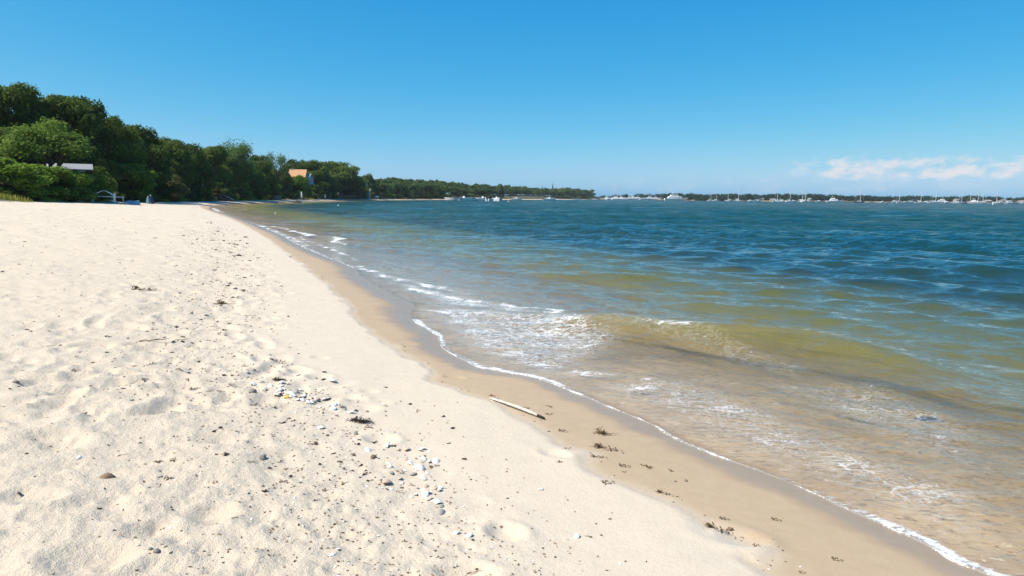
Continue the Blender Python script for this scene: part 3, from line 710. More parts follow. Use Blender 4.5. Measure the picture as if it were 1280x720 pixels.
# the wood on the opposite shore reads as one mass
rs_ = np.random.RandomState(9); Ps, Ns, T = [], [], []
tp = ([735, 745, 760, 800, 850, 900, 1000, 1060, 1100, 1150, 1220, 1280, 1400], [246.4, 245.2, 244.5, 242.2, 242, 242.7, 242.6, 243.9, 245.7, 245.2, 244.8, 247.3, 247.6])
shore_D = ([735, 760, 900, 1080, 1280, 1400], [1010, 990, 815, 778, 815, 830])
for i in range(430):
    px = rs_.uniform(735, 1400); D = np.interp(px, *shore_D) + rs_.uniform(14, 60); p = at_d(px, D, np.interp(px, *tp) + rs_.uniform(-.3, 2.6))
    r = rs_.uniform(2.6, 4.6); z0 = gz(p.x, p.y); n_ = 150; zt = p.z - r * .8
    for zc in np.arange(zt, z0 - 1, -r * .9):
        d = rs_.randn(n_, 3); d /= np.linalg.norm(d, axis=1)[:, None]; d[:, 2] = np.abs(d[:, 2]) * .9 - .2
        Ps.append(np.array([p.x, p.y, zc]) + d * r * (1 + .25 * rs_.randn(n_))[:, None]); nn = d + rs_.randn(n_, 3) * .5; Ns.append(nn / np.linalg.norm(nn, axis=1)[:, None])
        T.append(np.clip(rs_.rand() * .7 + .2 * rs_.randn(n_) + .1, 0, 1))
Ps = np.vstack(Ps)
link('distant_woods', leaf_mesh('distant_woods', Ps, np.vstack(Ns), .85, np.concatenate(T), rs_), L_WOODS, kind='stuff', label='dark wooded shore across the bay', category='woods')

# dune grass
Pv, tn = [], []
GR = [(8, 60, 46, .55, 420), (-20, 58, 40, .6, 300), (172, 84, 26, .35, 200), (246, 113, 44, .9, 900), (232, 108, 40, .8, 600), (262, 122, 30, 1.1, 500), (302, 148, 30, 1.2, 1500), (292, 142, 14, 1.7, 600),
      (390, 212, 60, .8, 900), (436, 240, 30, 1.0, 700), (482, 322, 40, 1.3, 900), (505, 345, 30, 1.0, 400), (540, 400, 60, 1.0, 500), (586, 455, 30, 1.5, 400), (640, 540, 80, 1.2, 500), (715, 850, 40, 1.4, 500)]
GR += [(208, 100, 26, .5, 500), (280, 130, 26, .9, 800), (316, 160, 26, .9, 700), (330, 175, 24, .8, 500), (120, 76, 60, .35, 300), (60, 66, 50, .4, 400)]
for px, D, w, h, n_ in GR:
    _dd = D
    while gsample(SV_, *at_d(px, _dd)[:2]) < -.5 and _dd < 1200: _dd *= 1.008
    D = _dd
    for _ in range(n_):
        q_ = at_d(px + rs_.normal() * w * .3, D + abs(rs_.normal()) * (2.2 if D < 200 else 4)); x, y = q_.x, q_.y
        if gsample(SV_, x, y) < -.6: continue
        z0 = gz(x, y) - .02
        hh_ = h * rs_.uniform(.5, 1.1); wd = .014 + .00035 * D; a = rs_.uniform(0, 6.28); lx, ly = rs_.normal() * hh_ * .3, rs_.normal() * hh_ * .3
        c_, s_ = math.cos(a) * wd, math.sin(a) * wd
        Pv += [(x - c_, y - s_, z0), (x + c_, y + s_, z0), (x + lx * .5 + c_ * .7, y + ly * .5 + s_ * .7, z0 + hh_ * .65), (x + lx, y + ly, z0 + hh_)]
        tn.append(rs_.rand())
link('dune_grass', np_mesh('dune_grass', Pv, np.arange(len(Pv)).reshape(-1, 4), {'tone': np.repeat(tn, 4)}, False), L_GRASS, kind='stuff', label='yellow-green grass tufts at the top of the beach', category='grass')
# ------------------------------------------------------------------ houses and beach furniture
M_SHINGLE = plain('grey_shingle', (.30, .31, .33), .85, .2, 14, bump=.4)
M_ROOFGREY = plain('grey_roof', (.34, .35, .34), .85, .15, 10)
M_ROOFORANGE = plain('orange_cedar_roof', (.56, .30, .15), .85, .2, 8)
M_ROOFPINK = plain('brown_roof', (.30, .25, .24), .85, .2, 8)
M_WHITE = plain('white_paint', (.86, .86, .85), .45, .04, 3)
M_BLUEWALL = plain('blue_grey_wall', (.28, .36, .45), .8, .12, 8)
M_GLASS = plain('dark_glass', (.03, .045, .06), .08, .1, 2, spec=.6)
M_TIMBER = plain('weathered_timber', (.22, .20, .20), .9, .35, 5, bump=.5)
M_DARKWALL = plain('dark_seawall', (.045, .055, .055), .9, .3, 5)
M_METAL = plain('galvanised_pipe', (.62, .65, .66), .4, .1, 8)
M_PALEBLUE = plain('pale_blue_hull', (.20, .38, .52), .4, .1, 3)
M_NAVY = plain('navy_paint', (.015, .03, .08), .4, .2, 3)
M_BLACK = plain('black_canvas', (.015, .016, .018), .8, .3, 6)
M_STONE = plain('grey_stone', (.24, .23, .22), .9, .3, 9, bump=.6)
M_ROCK = plain('dark_wet_rock', (.06, .05, .045), .6, .4, 6, bump=.6)
M_ORANGE = plain('orange_cloth', (.65, .22, .10), .8, .15, 8)
M_TAN = plain('tan_roof', (.46, .33, .20), .9, .2, 8)
M_CREAM = plain('cream_canvas', (.72, .70, .64), .8, .08, 6)

def push(px, D, m):
    while gsample(SV_, *at_d(px, D)[:2]) < m and D < 1200: D *= 1.008
    return D
def house(px, D, base_y, name, label, L, Wd, wall_h, roof_h, wallm, roofm, rz=0.0, wins=3, chimney=None, cat='house', lift=None):
    D = push(px, D, 1.2); p = at_d(px, D, base_y); z0 = gz(p.x, p.y); zt = p.z
    r = empty(name, (p.x, p.y, min(z0, zt) - .1), label, cat, None, rz); top = max(zt - r.location.z, 0)      # lower storey runs down to the ground
    link('wall', MB().box((0, 0, (top + wall_h) / 2), (L, Wd, top + wall_h)).gable_end((0, 0, top + wall_h), L, Wd * .98, roof_h * .98).mesh('wall', wallm), None, r)
    rf = link('roof', MB().gable((0, 0, top + wall_h + .02), L + .7, Wd + .8, roof_h + .25).mesh('roof', roofm), None, r)
    if chimney is not None: link('chimney', MB().box((chimney, .2, top + wall_h + roof_h * .9), (.7, .7, roof_h * .9)).mesh('chimney', M_STONE), None, rf)
    wz = top + wall_h * .55
    def win(c, s_):
        o = link('window', MB().box(c, s_).mesh('window', M_GLASS), None, r)
        hx = s_[0] > s_[1]; t = .09; w_, h_ = (s_[0] if hx else s_[1]), s_[2]; fr_ = MB()
        for dz in (-h_ / 2, h_ / 2): fr_.box((c[0], c[1], c[2] + dz), (w_ + .2, s_[1] + .06, t) if hx else (s_[0] + .06, w_ + .2, t))
        for dx in (-w_ / 2, w_ / 2): fr_.box((c[0] + (dx if hx else 0), c[1] + (0 if hx else dx), c[2]), (t, s_[1] + .06, h_ - .1) if hx else (s_[0] + .06, t, h_ - .1))
        link('frame', fr_.mesh('frame', M_WHITE), None, o)
    for i in range(wins): win(((i + .5) / wins * L * .86 - L * .43, -Wd / 2 - .02, wz), (min(1.2, L / wins * .5), .1, min(1.5, wall_h * .55)))
    if wall_h > 2: win((L / 2 + .02, 0, wz), (.1, 1.1, min(1.5, wall_h * .55))); 
    return r
house(88, 82, 214.5, 'cottage', 'long low cottage with a grey roof half hidden by shrubs on the left bank', 3.9, 2.0, .25, .42, M_DARKWALL, M_SHINGLE, .57, 3, cat='cottage')
house(373, 240, 222.6, 'house', 'house with a glowing orange-tan roof among the trees on the bank', 5.2, 5.0, .4, 2.3, M_BLUEWALL, M_ROOFORANGE, .12, 3, chimney=-1.9)
house(384.5, 241, 231, 'house_wing', 'blue-grey gabled building with white trim just right of the orange roof', 2.6, 3.4, 2.2, 1.3, M_BLUEWALL, M_SHINGLE, -.25, 2, cat='house')
house(456, 296, 244.6, 'house', 'grey gabled house low among the trees right of the big rounded oak', 4.4, 4, 1.0, 1.7, M_SHINGLE, M_ROOFGREY, .1, 2)
house(410, 226, 245.2, 'hut', 'small tan-roofed hut on the far beach beside a folded white umbrella', 1.9, 1.6, .75, .5, M_TIMBER, M_TAN, .2, 1, cat='hut')
house(701, 870, 242, 'mansion', 'grey mansion with a broad brownish roof on the wooded point', 15, 9, 2.2, 4.6, M_SHINGLE, M_ROOFPINK, .1, 5, chimney=3)
house(712, 868, 244.6, 'house', 'blue-grey roofed house beside the grey mansion on the point', 13, 8, 1.6, 2.6, M_BLUEWALL, M_BLUEWALL, -.1, 4)
M_FARWALL = plain('buff_wall', (.42, .40, .37), .85, .1, 6)
for px, yb, L, wh, rh, wm_, rm, lab in [(877, 249.7, 4.8, 1.0, 1.4, M_FARWALL, M_ROOFPINK, 'pale house in front of the woods just right of the largest yacht'),
                                       (952.5, 249.1, 2.4, 0.7, 0.6, M_FARWALL, M_ROOFGREY, 'tiny white house left of the long pale house on the opposite shore'),
                                       (965, 250.1, 6.0, 0.8, 0.8, M_FARWALL, M_ROOFGREY, 'long pale house low in the woods of the opposite shore'),
                                       (1011.5, 249.9, 2.7, 1.0, 0.9, M_FARWALL, M_ROOFGREY, 'bright white house in the opposite woods right of two tall masts'),
                                       (1195, 251.1, 3.6, 1.4, 0.9, M_FARWALL, M_ROOFPINK, 'pale tall house with brown roof in the opposite woods behind the navy sailboat'),
                                       (1234, 252.1, 6.6, 0.9, 0.9, M_FARWALL, M_ROOFGREY, 'long pinkish house near the shore left of the tall-masted sailboat'),
                                       (1254, 251.3, 5.4, 0.7, 0.9, M_SHINGLE, M_ROOFPINK, 'brownish house in the woods above the long motorboat at the right'),
                                       (1276, 252.3, 5.4, 0.8, 0.8, M_FARWALL, M_ROOFPINK, 'house at the right edge of the picture behind the last boat')]:
    D = float(np.interp(px, *shore_D)) + 7
    house(px, D, yb, 'house', lab, L, 6, wh, rh, wm_, rm, 0, 3)

def on_bay(px, D, m=-1.0): p = at_d(px, push(px, D, m)); return (p.x, p.y, gz(p.x, p.y))
# canopy frame of white pipe
p = on_bay(131, 77, -9); r = empty('canopy_frame', p, 'bare white pipe canopy frame standing on the sand before the shrubs', 'canopy frame', None, .12)
k = 77 / F_PX
for x, y in ((-1.42, 0), (-.85, -.9), (1.45, -.9), (1.9, 0)): link('post', MB().tube([(x, y, -.1), (x, y, .78)], .03, 8).mesh('post', M_WHITE, True), None, r)
link('beam', MB().tube([(-1.42, 0, .78), (1.9, 0, .70)], .035).tube([(-.85, -.9, .78), (1.45, -.9, .74)], .035).tube([(-1.42, 0, .78), (-.85, -.9, .78)], .03).tube([(1.9, 0, .7), (1.45, -.9, .74)], .03).mesh('beam', M_WHITE, True), None, r)
for y, x0, x1 in ((0, -1.42, 1.2), (-.9, -.85, 1.45)):
    xm = (x0 + x1) / 2; link('arch', MB().tube([(x0, y, .78), (x0 + .5, y, 1.12), (xm - .2, y, 1.38), (xm + .2, y, 1.38), (x1 - .5, y, 1.1), (x1, y, .78)], .032).mesh('arch', M_WHITE, True), None, r)
link('drape', MB().box((1.36, -.9, .55), (.26, .1, .75), .2, .6).box((1.42, -.86, 1.0), (.16, .08, .35)).mesh('drape', M_CREAM), None, r)
# overturned dinghy
p = on_bay(167, 79, -9); r = empty('dinghy', p, 'pale blue dinghy lying upside down on the sand right of the canopy frame', 'dinghy', None, .15)
h_ = MB().hull(1.35, .6, .36, bowrise=.1); h_.v = [(x, y * (1 - .0 * z), .36 - z) for x, y, z in h_.v]
link('hull', h_.mesh('hull', M_PALEBLUE), None, r)
link('keel', MB().box((-.1, 0, .46), (.9, .05, .05)).mesh('keel', M_NAVY), None, r)
p = on_bay(155, 78, -9); r = empty('driftwood_log', (p[0], p[1], p[2] + .06), 'pale driftwood log on the sand between the canopy frame and the dinghy', 'log')
link('log', MB().tube([(-.5, 0, .02), (0, .03, .06), (.55, -.05, .04)], [.07, .08, .05], 8).mesh('log', M_CREAM, True), None, r)
for px, h, rz, mt, lab in ((184.5, 1.0, .1, M_PALEBLUE, 'pale blue boat hull standing on end against the shrubs'), (190, 1.25, -.12, M_NAVY, 'navy boat hull with a pale tip standing on end beside the pale blue one')):
    p = on_bay(px, 90, -9); r = empty('kayak', p, lab, 'kayak'); r.rotation_euler = (.12, rz, 0)
    h_ = MB().hull(h, .5, .2, x0=0, bowrise=.1); h_.v = [(y, z - .1, x) for x, y, z in h_.v]
    link('hull', h_.mesh('hull', mt), None, r); link('bow_cap', MB().cone((0, -.04, h * .82), .09, .05, h * .14).mesh('bow_cap', M_CREAM, True), None, r)
# seawall with a sloping rail
p = on_bay(279, 140); r = empty('seawall', p, 'dark sloping seawall with a pale stair rail at the left end of the bay', 'seawall', None, .35)
link('wall', MB().box((0, 1.6, .6), (3.4, .5, 1.6)).box((1.6, 1.0, .25), (1.2, .9, .9)).mesh('wall', M_DARKWALL), None, r)
link('rail', MB().tube([(-.6, .9, 1.65), (1.9, .2, .35)], .035).tube([(-.6, .9, 1.65), (-.6, .9, .4)], .03).tube([(1.9, .2, .35), (1.9, .2, -.1)], .03).mesh('rail', M_METAL), None, r)
link('stair', MB().box((-.4, .9, .75), (.35, .6, .2)).box((0, .8, .55), (.35, .6, .2)).box((.45, .65, .35), (.35, .6, .2)).box((.9, .5, .15), (.35, .6, .2)).mesh('stair', M_TIMBER), None, r)
p = on_bay(341, 183); r = empty('bulkhead', p, 'weathered grey-purple timber bulkhead at the foot of the trees left of the house', 'bulkhead', None, .1)
link('planking', MB().box((0, 0, .55), (4.6, .18, 1.5)).mesh('planking', M_TIMBER), None, r)
for x in (-2.2, -1.1, 0, 1.1, 2.2): link('pile', MB().tube([(x, -.14, -.2), (x, -.14, 1.45)], .11, 8).mesh('pile', M_TIMBER), None, r)
link('cap_rail', MB().box((0, 0, 1.34), (4.8, .3, .08)).mesh('cap_rail', M_TIMBER), None, r)
# folded white umbrellas
def umbrella(px, D, hgt, label):
    p = on_bay(px, D); r = empty('folded_umbrella', p, label, 'umbrella')
    link('pole', MB().tube([(0, 0, -.1), (0, 0, hgt)], .04, 8).mesh('pole', M_METAL, True), None, r)
    link('canopy', MB().tube([(0, 0, hgt * .28), (0, 0, hgt * .42), (.02, 0, hgt * .8), (0, 0, hgt * 1.02)], [.12, .26, .2, .04], 10).mesh('canopy', M_WHITE, True), None, r)
    link('base', MB().cone((0, 0, 0), .3, .25, .1).mesh('base', M_STONE), None, r)
umbrella(377, 219, 2.6, 'folded white umbrella below the orange-roofed house, the left and higher of two')
umbrella(406.5, 222, 2.0, 'folded white umbrella on the far beach beside the tan-roofed hut')
# stone terrace wall, deck, chairs
p = on_bay(421, 228); r = empty('stone_wall', p, 'rough grey stone terrace wall at the foot of the big rounded oak', 'stone wall', None, .08)
w_ = MB()
for i in range(22): w_.box((-2.0 + (i % 8) * .55 + rnd.uniform(-.08, .08), rnd.uniform(-.1, .1), .2 + (i // 8) * .6), (.6, .5, .62), rnd.uniform(-.1, .1), rnd.uniform(.8, 1))
link('stonework', w_.mesh('stonework', M_STONE), None, r)
p = on_bay(438, 238); r = empty('deck', p, 'long low pale deck on posts right of the stone terrace wall', 'deck', None, .05)
link('decking', MB().box((0, 0, 1.3), (4.4, 2, .14)).mesh('decking', M_METAL), None, r)
for x in (-2, 0, 2): link('post', MB().box((x, -.9, .6), (.14, .14, 1.3)).mesh('post', M_TIMBER), None, r)
p = on_bay(469.5, 330, -2.5); r = empty('beach_shelter', p, 'small white beach shelter on the sand of the far curve', 'shelter')
link('roof', MB().gable((0, 0, 1.0), 2.9, 2.2, .55).mesh('roof', M_WHITE), None, r)
for x in (-1.2, 1.2): link('post', MB().box((x, -.9, .5), (.1, .1, 1.1)).mesh('post', M_WHITE), None, r)
def chair(px, D, mt, label, rz=0.0):
    p = on_bay(px, D); r = empty('beach_chair', p, label, 'beach chair', None, rz)
    link('seat', MB().box((0, 0, .3), (.55, .55, .07)).mesh('seat', mt), None, r)
    b_ = MB().box((0, .3, .62), (.55, .07, .65)); link('backrest', b_.mesh('backrest', mt), None, r)
    for x, y in ((-.25, -.25), (.25, -.25), (-.25, .3), (.25, .3)): link('leg', MB().tube([(x, y, -.03), (x, y, .3)], .025, 6).mesh('leg', M_METAL), None, r)
chair(270, 132, M_ORANGE, 'orange beach chair on the sand in front of the sloping seawall', .4)
chair(372, 208, M_CREAM, 'pale beach chair on the grass behind the dark rock')
chair(398, 214, M_CREAM, 'pale beach chair between the two folded umbrellas', .5)
chair(403, 216, M_ORANGE, 'tan-orange beach chair left of the lower folded umbrella', -.4)

def rock_mesh(name, seed, n=14, flat=.6):
    V, F = [], []; rg = np.random.RandomState(seed)
    for i in range(n + 1):
        for j in range(2 * n):
            a, b_ = math.pi * i / n, math.pi * j / n; V.append((math.sin(a) * math.cos(b_), math.sin(a) * math.sin(b_), math.cos(a)))
    V = np.array(V); f_ = 1 + .5 * fbm(V[:, 0] * 1.6 + seed, V[:, 1] * 1.6 + V[:, 2] * 2, 4, seed); V = V * f_[:, None] * np.array([1, .8, flat])
    for i in range(n):
        for j in range(2 * n): F.append((i * 2 * n + j, (i + 1) * 2 * n + j, (i + 1) * 2 * n + (j + 1) % (2 * n), i * 2 * n + (j + 1) % (2 * n)))
    return np_mesh(name, V, F)
def rock(px, D, size, name, label, seed, mat, z=0.0):
    p = at_d(px, D); o = link(name, rock_mesh(name, seed), mat, None, label=label, category='rock'); o.location = (p.x, p.y, z); o.scale = size; return o
rock(371, 186, (.95, .8, .75), 'rock', 'dark rock at the water line of the bay below the orange-roofed house', 3, M_ROCK, .0)
rock(375, 187, (.5, .5, .5), 'rock', 'small dark stone against the right side of the dark rock in the bay', 4, M_ROCK, .0)
x, y = at0(1161, 519, -.25); o = link('rock', rock_mesh('rock', 8), M_NAVY, None, label='dark purplish stone under the shallow water in the right foreground', category='rock'); o.location = (x, y, gz(x, y) + .0); o.scale = (.14, .10, .055)

# ------------------------------------------------------------------ boats
def part_set(kind):
    """list of (name, mesh, sub-parts) for a boat with its bow towards +x, waterline at z = 0"""
    if kind == 'yacht':
        L, B = 12.0, 3.6; hull = MB().hull(L, B, 1.25); cab = MB().box((-.6, 0, 1.95), (6.4, 2.7, 1.3), 0, .84)
        return [('hull', hull, M_WHITE), ('cabin', cab, M_WHITE), ('window', MB().box((-.6, -1.24, 2.1), (4.6, .12, .42)).box((-.6, 1.24, 2.1), (4.6, .12, .42)).box((2.38, 0, 2.1), (.12, 2.0, .42)), M_GLASS),
                ('flybridge', MB().box((-1.2, 0, 2.95), (3.4, 2.0, .6), 0, .9).box((-1.3, 0, 4.3), (2.6, 1.9, .1)).tube([(-2.2, -.8, 3.1), (-2.2, -.8, 4.3)], .05).tube([(-2.2, .8, 3.1), (-2.2, .8, 4.3)], .05).tube([(-.3, -.8, 3.1), (-.3, -.8, 4.3)], .05).tube([(-.3, .8, 3.1), (-.3, .8, 4.3)], .05), M_WHITE),
                ('radar_mast', MB().tube([(-1.5, 0, 4.3), (-1.7, 0, 6.0)], [.08, .03], 6).box((-1.6, 0, 4.9), (.7, .7, .18)), M_WHITE), ('rub_rail', MB().box((-1.0, -1.78, 1.12), (7.0, .08, .1)).box((-1.0, 1.78, 1.12), (7.0, .08, .1)), M_NAVY)]
    if kind == 'big_yacht':
        L, B = 24.0, 5.6; hull = MB().hull(L, B, 2.0)
        return [('hull', hull, M_WHITE), ('main_deck', MB().box((-1.5, 0, 3.1), (14.5, 4.4, 2.0), 0, .86), M_WHITE), ('window', MB().box((-1.5, -2.1, 3.3), (11.5, .15, .6)).box((-1.5, 2.1, 3.3), (11.5, .15, .6)).box((5.1, 0, 3.3), (.3, 3.2, .6)), M_GLASS),
                ('upper_deck', MB().box((-2, 0, 4.9), (8.5, 3.6, 1.6), 0, .8), M_WHITE), ('bridge_window', MB().box((-2, -1.65, 5.0), (6.2, .15, .5)).box((-2, 1.65, 5.0), (6.2, .15, .5)), M_GLASS),
                ('radar_mast', MB().tube([(-3.2, 0, 5.7), (-3.8, 0, 8.6)], [.3, .12], 8).box((-3.6, 0, 7.2), (1.4, 1.6, .2)), M_WHITE)]
    if kind in ('sailboat', 'navy_sailboat'):
        L, B = 9.5, 2.9; hm = M_NAVY if kind == 'navy_sailboat' else M_WHITE
        return [('hull', MB().hull(L, B, .85, bowrise=.3), hm), ('cabin', MB().box((.2, 0, 1.15), (3.6, 1.7, .55), 0, .85), M_WHITE), ('window', MB().box((.2, -.80, 1.2), (2.4, .08, .18)).box((.2, .80, 1.2), (2.4, .08, .18)), M_GLASS),
                ('mast', MB().tube([(.8, 0, .9), (.8, 0, 12.4)], [.22, .16], 8).tube([(.8, -.9, 6.5), (.8, .9, 6.5)], .05, 6), M_METAL), ('boom', MB().tube([(.8, 0, 2.0), (-2.9, 0, 1.95)], .07, 6).tube([(.6, 0, 2.18), (-2.7, 0, 2.1)], [.2, .14], 8), M_WHITE if kind == 'sailboat' else M_NAVY),
                ('forestay', MB().tube([(.8, 0, 11.4), (4.0, 0, 1.1)], .035, 5).tube([(.8, 0, 11.4), (-4.5, 0, .95)], .03, 5), M_METAL)]
    if kind == 'motorboat':
        return [('hull', MB().hull(6.4, 2.3, .78), M_WHITE), ('console', MB().box((-.1, 0, 1.05), (.9, .9, .9), 0, .8), M_WHITE), ('windshield', MB().box((.35, 0, 1.55), (.08, .9, .45)), M_GLASS),
                ('outboard_motor', MB().box((-3.25, 0, .85), (.45, .5, .7), 0, .8).box((-3.3, 0, .2), (.2, .15, .9)), M_BLACK), ('seat', MB().box((-1.2, 0, .95), (.5, 1.3, .5)), M_CREAM)]
    if kind == 'covered_boat':
        return [('hull', MB().hull(6.8, 2.4, .8), M_WHITE), ('canvas_cover', MB().box((-1.6, 0, 1.15), (2.9, 2.0, .8), 0, .6), M_BLACK), ('windshield', MB().box((.1, 0, 1.15), (.1, 1.5, .5)), M_GLASS), ('outboard_motor', MB().box((-3.4, 0, .8), (.45, .5, .8), 0, .8).box((-3.45, 0, .1), (.2, .15, .9)), M_BLACK)]
    if kind == 'cabin_boat':
        return [('hull', MB().hull(8.4, 2.8, .95), M_WHITE), ('cabin', MB().box((.9, 0, 1.55), (2.6, 2.0, 1.1), 0, .82), M_WHITE), ('window', MB().box((.9, -.93, 1.7), (1.9, .08, .38)).box((.9, .93, 1.7), (1.9, .08, .38)).box((2.12, 0, 1.7), (.1, 1.5, .38)), M_GLASS),
                ('hardtop', MB().box((-.9, 0, 2.2), (2.6, 2.1, .1)).tube([(-2.0, -.9, .95), (-2.0, -.9, 2.2)], .04).tube([(-2.0, .9, .95), (-2.0, .9, 2.2)], .04), M_WHITE), ('antenna', MB().tube([(-.2, .5, 2.2), (-.9, .5, 4.6)], .025, 5), M_WHITE)]
BOATS = {}
def boat(kind, name, px, D, rz, label, sc=1.0, group=None, cat='boat', zs=1.0):
    p = at_d(px, D); loc = (p.x, p.y, 0.0)
    if kind not in BOATS:
        r = empty(name, loc, label, cat, group, rz); sc *= 1.25
        for n_, mb, mt in part_set(kind): link(n_, mb.mesh(n_, mt), None, r)
        BOATS[kind] = r; r.scale = (sc, sc, sc * zs); return r
    sc *= 1.25; c = copy_thing(BOATS[kind], loc, rz, (sc, sc, sc * zs), label, group); c.name = name; c['category'] = cat
    if group is None and 'group' in c: del c['group']
    return c
PI = math.pi
boat('covered_boat', 'motorboat', 566, 400, PI * .95, 'white motorboat under a black cover, leftmost of the boats moored in the bay', 1.15)
boat('motorboat', 'motorboat', 580, 412, .1, 'low white motorboat just right of the black-covered boat', 1.3)
boat('covered_boat', 'motorboat', 595, 425, .3, 'dark-covered boat between the low white boat and the pair with upright canvas', .8)
boat('motorboat', 'motorboat', 603, 440, PI, 'long low white boat left of the pair with upright black motors', 1.3)
boat('covered_boat', 'motorboat', 613, 330, 1.15, 'white boat seen end-on with a black cover, nearest in the bay', .85, zs=1.3)
boat('motorboat', 'motorboat', 621, 345, 2.2, 'white boat with a tall pale console beside the nearest black-covered boat', .85, zs=1.3)
boat('motorboat', 'motorboat', 646, 520, .2, 'small white boat close to the far sand, right of the nearest pair', 1.1)
boat('motorboat', 'motorboat', 687, 430, .12, 'white open motorboat alone in the bay below the grey mansion', 1.0, zs=1.2)
boat('covered_boat', 'motorboat', 721, 760, .1, 'small white boat by the sand spit at the tip of the point', 1.0)
MAR = [(751, 'cabin_boat', .9, 'white cabin boat at the left end of the marina row, nearest the point'), (757, 'yacht', .85, 'white yacht second from the left end of the marina row'), (762, 'cabin_boat', 1.1, 'white cabin boat between two yachts near the left end of the marina'),
       (768, 'yacht', 1.0, 'white yacht below the tall white mast in the marina'), (775, 'yacht', .95, 'white yacht just right of the tall white mast'), (781, 'cabin_boat', 1.2, 'white cabin boat in the middle left of the marina row'), (786, 'yacht', 1.0, 'white yacht in the middle of the marina row with its flybridge high'),
       (792, 'yacht', 1.15, 'tallest white yacht in the middle of the marina row'), (799, 'yacht', .95, 'white yacht right of the tallest one in the marina'), (805, 'cabin_boat', 1.2, 'white cabin boat right of centre in the marina row'), (811, 'yacht', 1.1, 'white yacht with a high bridge near the right end of the marina row'),
       (818, 'yacht', .95, 'white yacht near the right end of the marina row'), (825, 'cabin_boat', 1.2, 'white cabin boat at the right end of the marina row')]
for px, kd, sc, lab in MAR: boat(kd, 'yacht' if kd == 'yacht' else 'cabin_boat', px, 930 + rnd.uniform(-8, 8), rnd.choice([.15, -.2, PI + .1, PI - .2, .5]), lab, sc, 'boats packed in the marina', 'yacht' if kd == 'yacht' else 'boat')
boat('sailboat', 'sailboat', 770.5, 925, .4, 'sailboat with the tallest white mast, in the marina', 1.3, None, 'sailboat')
boat('big_yacht', 'yacht', 845, 880, .05, 'largest white motor yacht, long and multi-decked, right of the marina', 1.0, None, 'yacht')
FLEET = [(888, 'sailboat', .8, 'white sailboat right of the pale house beyond the largest yacht'), (895, 'sailboat', .75, 'white sailboat second to the right of the largest yacht'), (911, 'sailboat', .85, 'white sailboat moored alone between the yacht and the left cluster of masts'),
         (922, 'sailboat', .95, 'white sailboat with a tall mast left of the tiny white house'), (938, 'motorboat', 1.0, 'small white motorboat left of the tiny white house'), (946, 'cabin_boat', .9, 'white cabin boat in front of the tiny white house'), (971, 'sailboat', .9, 'white sailboat in front of the long pale house'),
         (976, 'cabin_boat', 1.0, 'white cabin boat beside the long pale house'), (987, 'sailboat', .95, 'white sailboat left of the bright white house, mast by itself'), (991, 'motorboat', 1.2, 'white motorboat under the lone mast left of the bright white house'), (1002, 'sailboat', .95, 'left of the two sailboats with twin masts by the bright white house'),
         (1006, 'sailboat', 1.0, 'right of the two sailboats with twin masts by the bright white house'), (1023, 'motorboat', 1.2, 'small white motorboat between the bright white house and the large cabin cruiser'), (1036, 'motorboat', 1.2, 'white motorboat touching the left side of the large cabin cruiser'), (1043, 'yacht', 1.1, 'large bright white cabin cruiser alone left of the navy sailboat'),
         (1052, 'cabin_boat', .85, 'small white boat touching the right side of the large cabin cruiser'), (1074, 'navy_sailboat', 1.0, 'dark-hulled sailboat alone in the gap between the cabin cruiser and the right fleet'), (1103, 'motorboat', .9, 'tiny white motorboat left of the right fleet'), (1119, 'cabin_boat', 1.0, 'white cabin boat at the left end of the right fleet'),
         (1123.5, 'sailboat', .9, 'white sailboat at the left end of the right fleet'), (1130, 'motorboat', 1.0, 'white motorboat third from the left in the right fleet'), (1138, 'cabin_boat', .95, 'white cabin boat fourth from the left in the right fleet'), (1150, 'sailboat', .9, 'white sailboat with a stubby mast in the left half of the right fleet'),
         (1158, 'motorboat', 1.2, 'white motorboat in the left half of the right fleet'), (1166, 'cabin_boat', 1.0, 'white cabin boat left of the bright flybridge yacht'), (1168.5, 'sailboat', .95, 'white sailboat left of the bright flybridge yacht'), (1176, 'yacht', 1.05, 'bright white flybridge yacht in the middle of the right fleet'),
         (1184, 'motorboat', 1.2, 'white motorboat right of the bright flybridge yacht'), (1195, 'cabin_boat', 1.0, 'white cabin boat in front of the pale tall house'), (1203, 'navy_sailboat', .85, 'navy-hulled sailboat right of the pale tall house'), (1212, 'sailboat', .85, 'white sailboat left of the tall-masted white yacht'),
         (1219, 'yacht', .95, 'white yacht with outriggers right of the navy-hulled sailboat'), (1221.5, 'sailboat', 1.1, 'white sailboat rising behind the yacht with outriggers'), (1227.5, 'sailboat', .95, 'white sailboat just left of the channel marker'), (1247, 'sailboat', 1.1, 'blue-white sailboat with the tallest mast of the right fleet, beside the channel marker'),
         (1279, 'cabin_boat', 1.0, 'white boat cut off by the right edge of the picture')]
for px, kd, sc, lab in FLEET:
    D = float(np.interp(px, *shore_D)) - rnd.uniform(60, 95)
    boat(kd, 'sailboat' if 'sail' in kd else kd, px, D, rnd.choice([.2, -.25, PI + .2, PI - .15, .5, -.5]), lab, sc * .88, 'boats moored off the opposite shore', 'sailboat' if 'sail' in kd else 'boat')
boat('cabin_boat', 'motorboat', 1263, 640, PI + .06, 'long low white motorboat near the right edge, closest of the right fleet', 1.35, 'boats moored off the opposite shore', 'motorboat', .8)
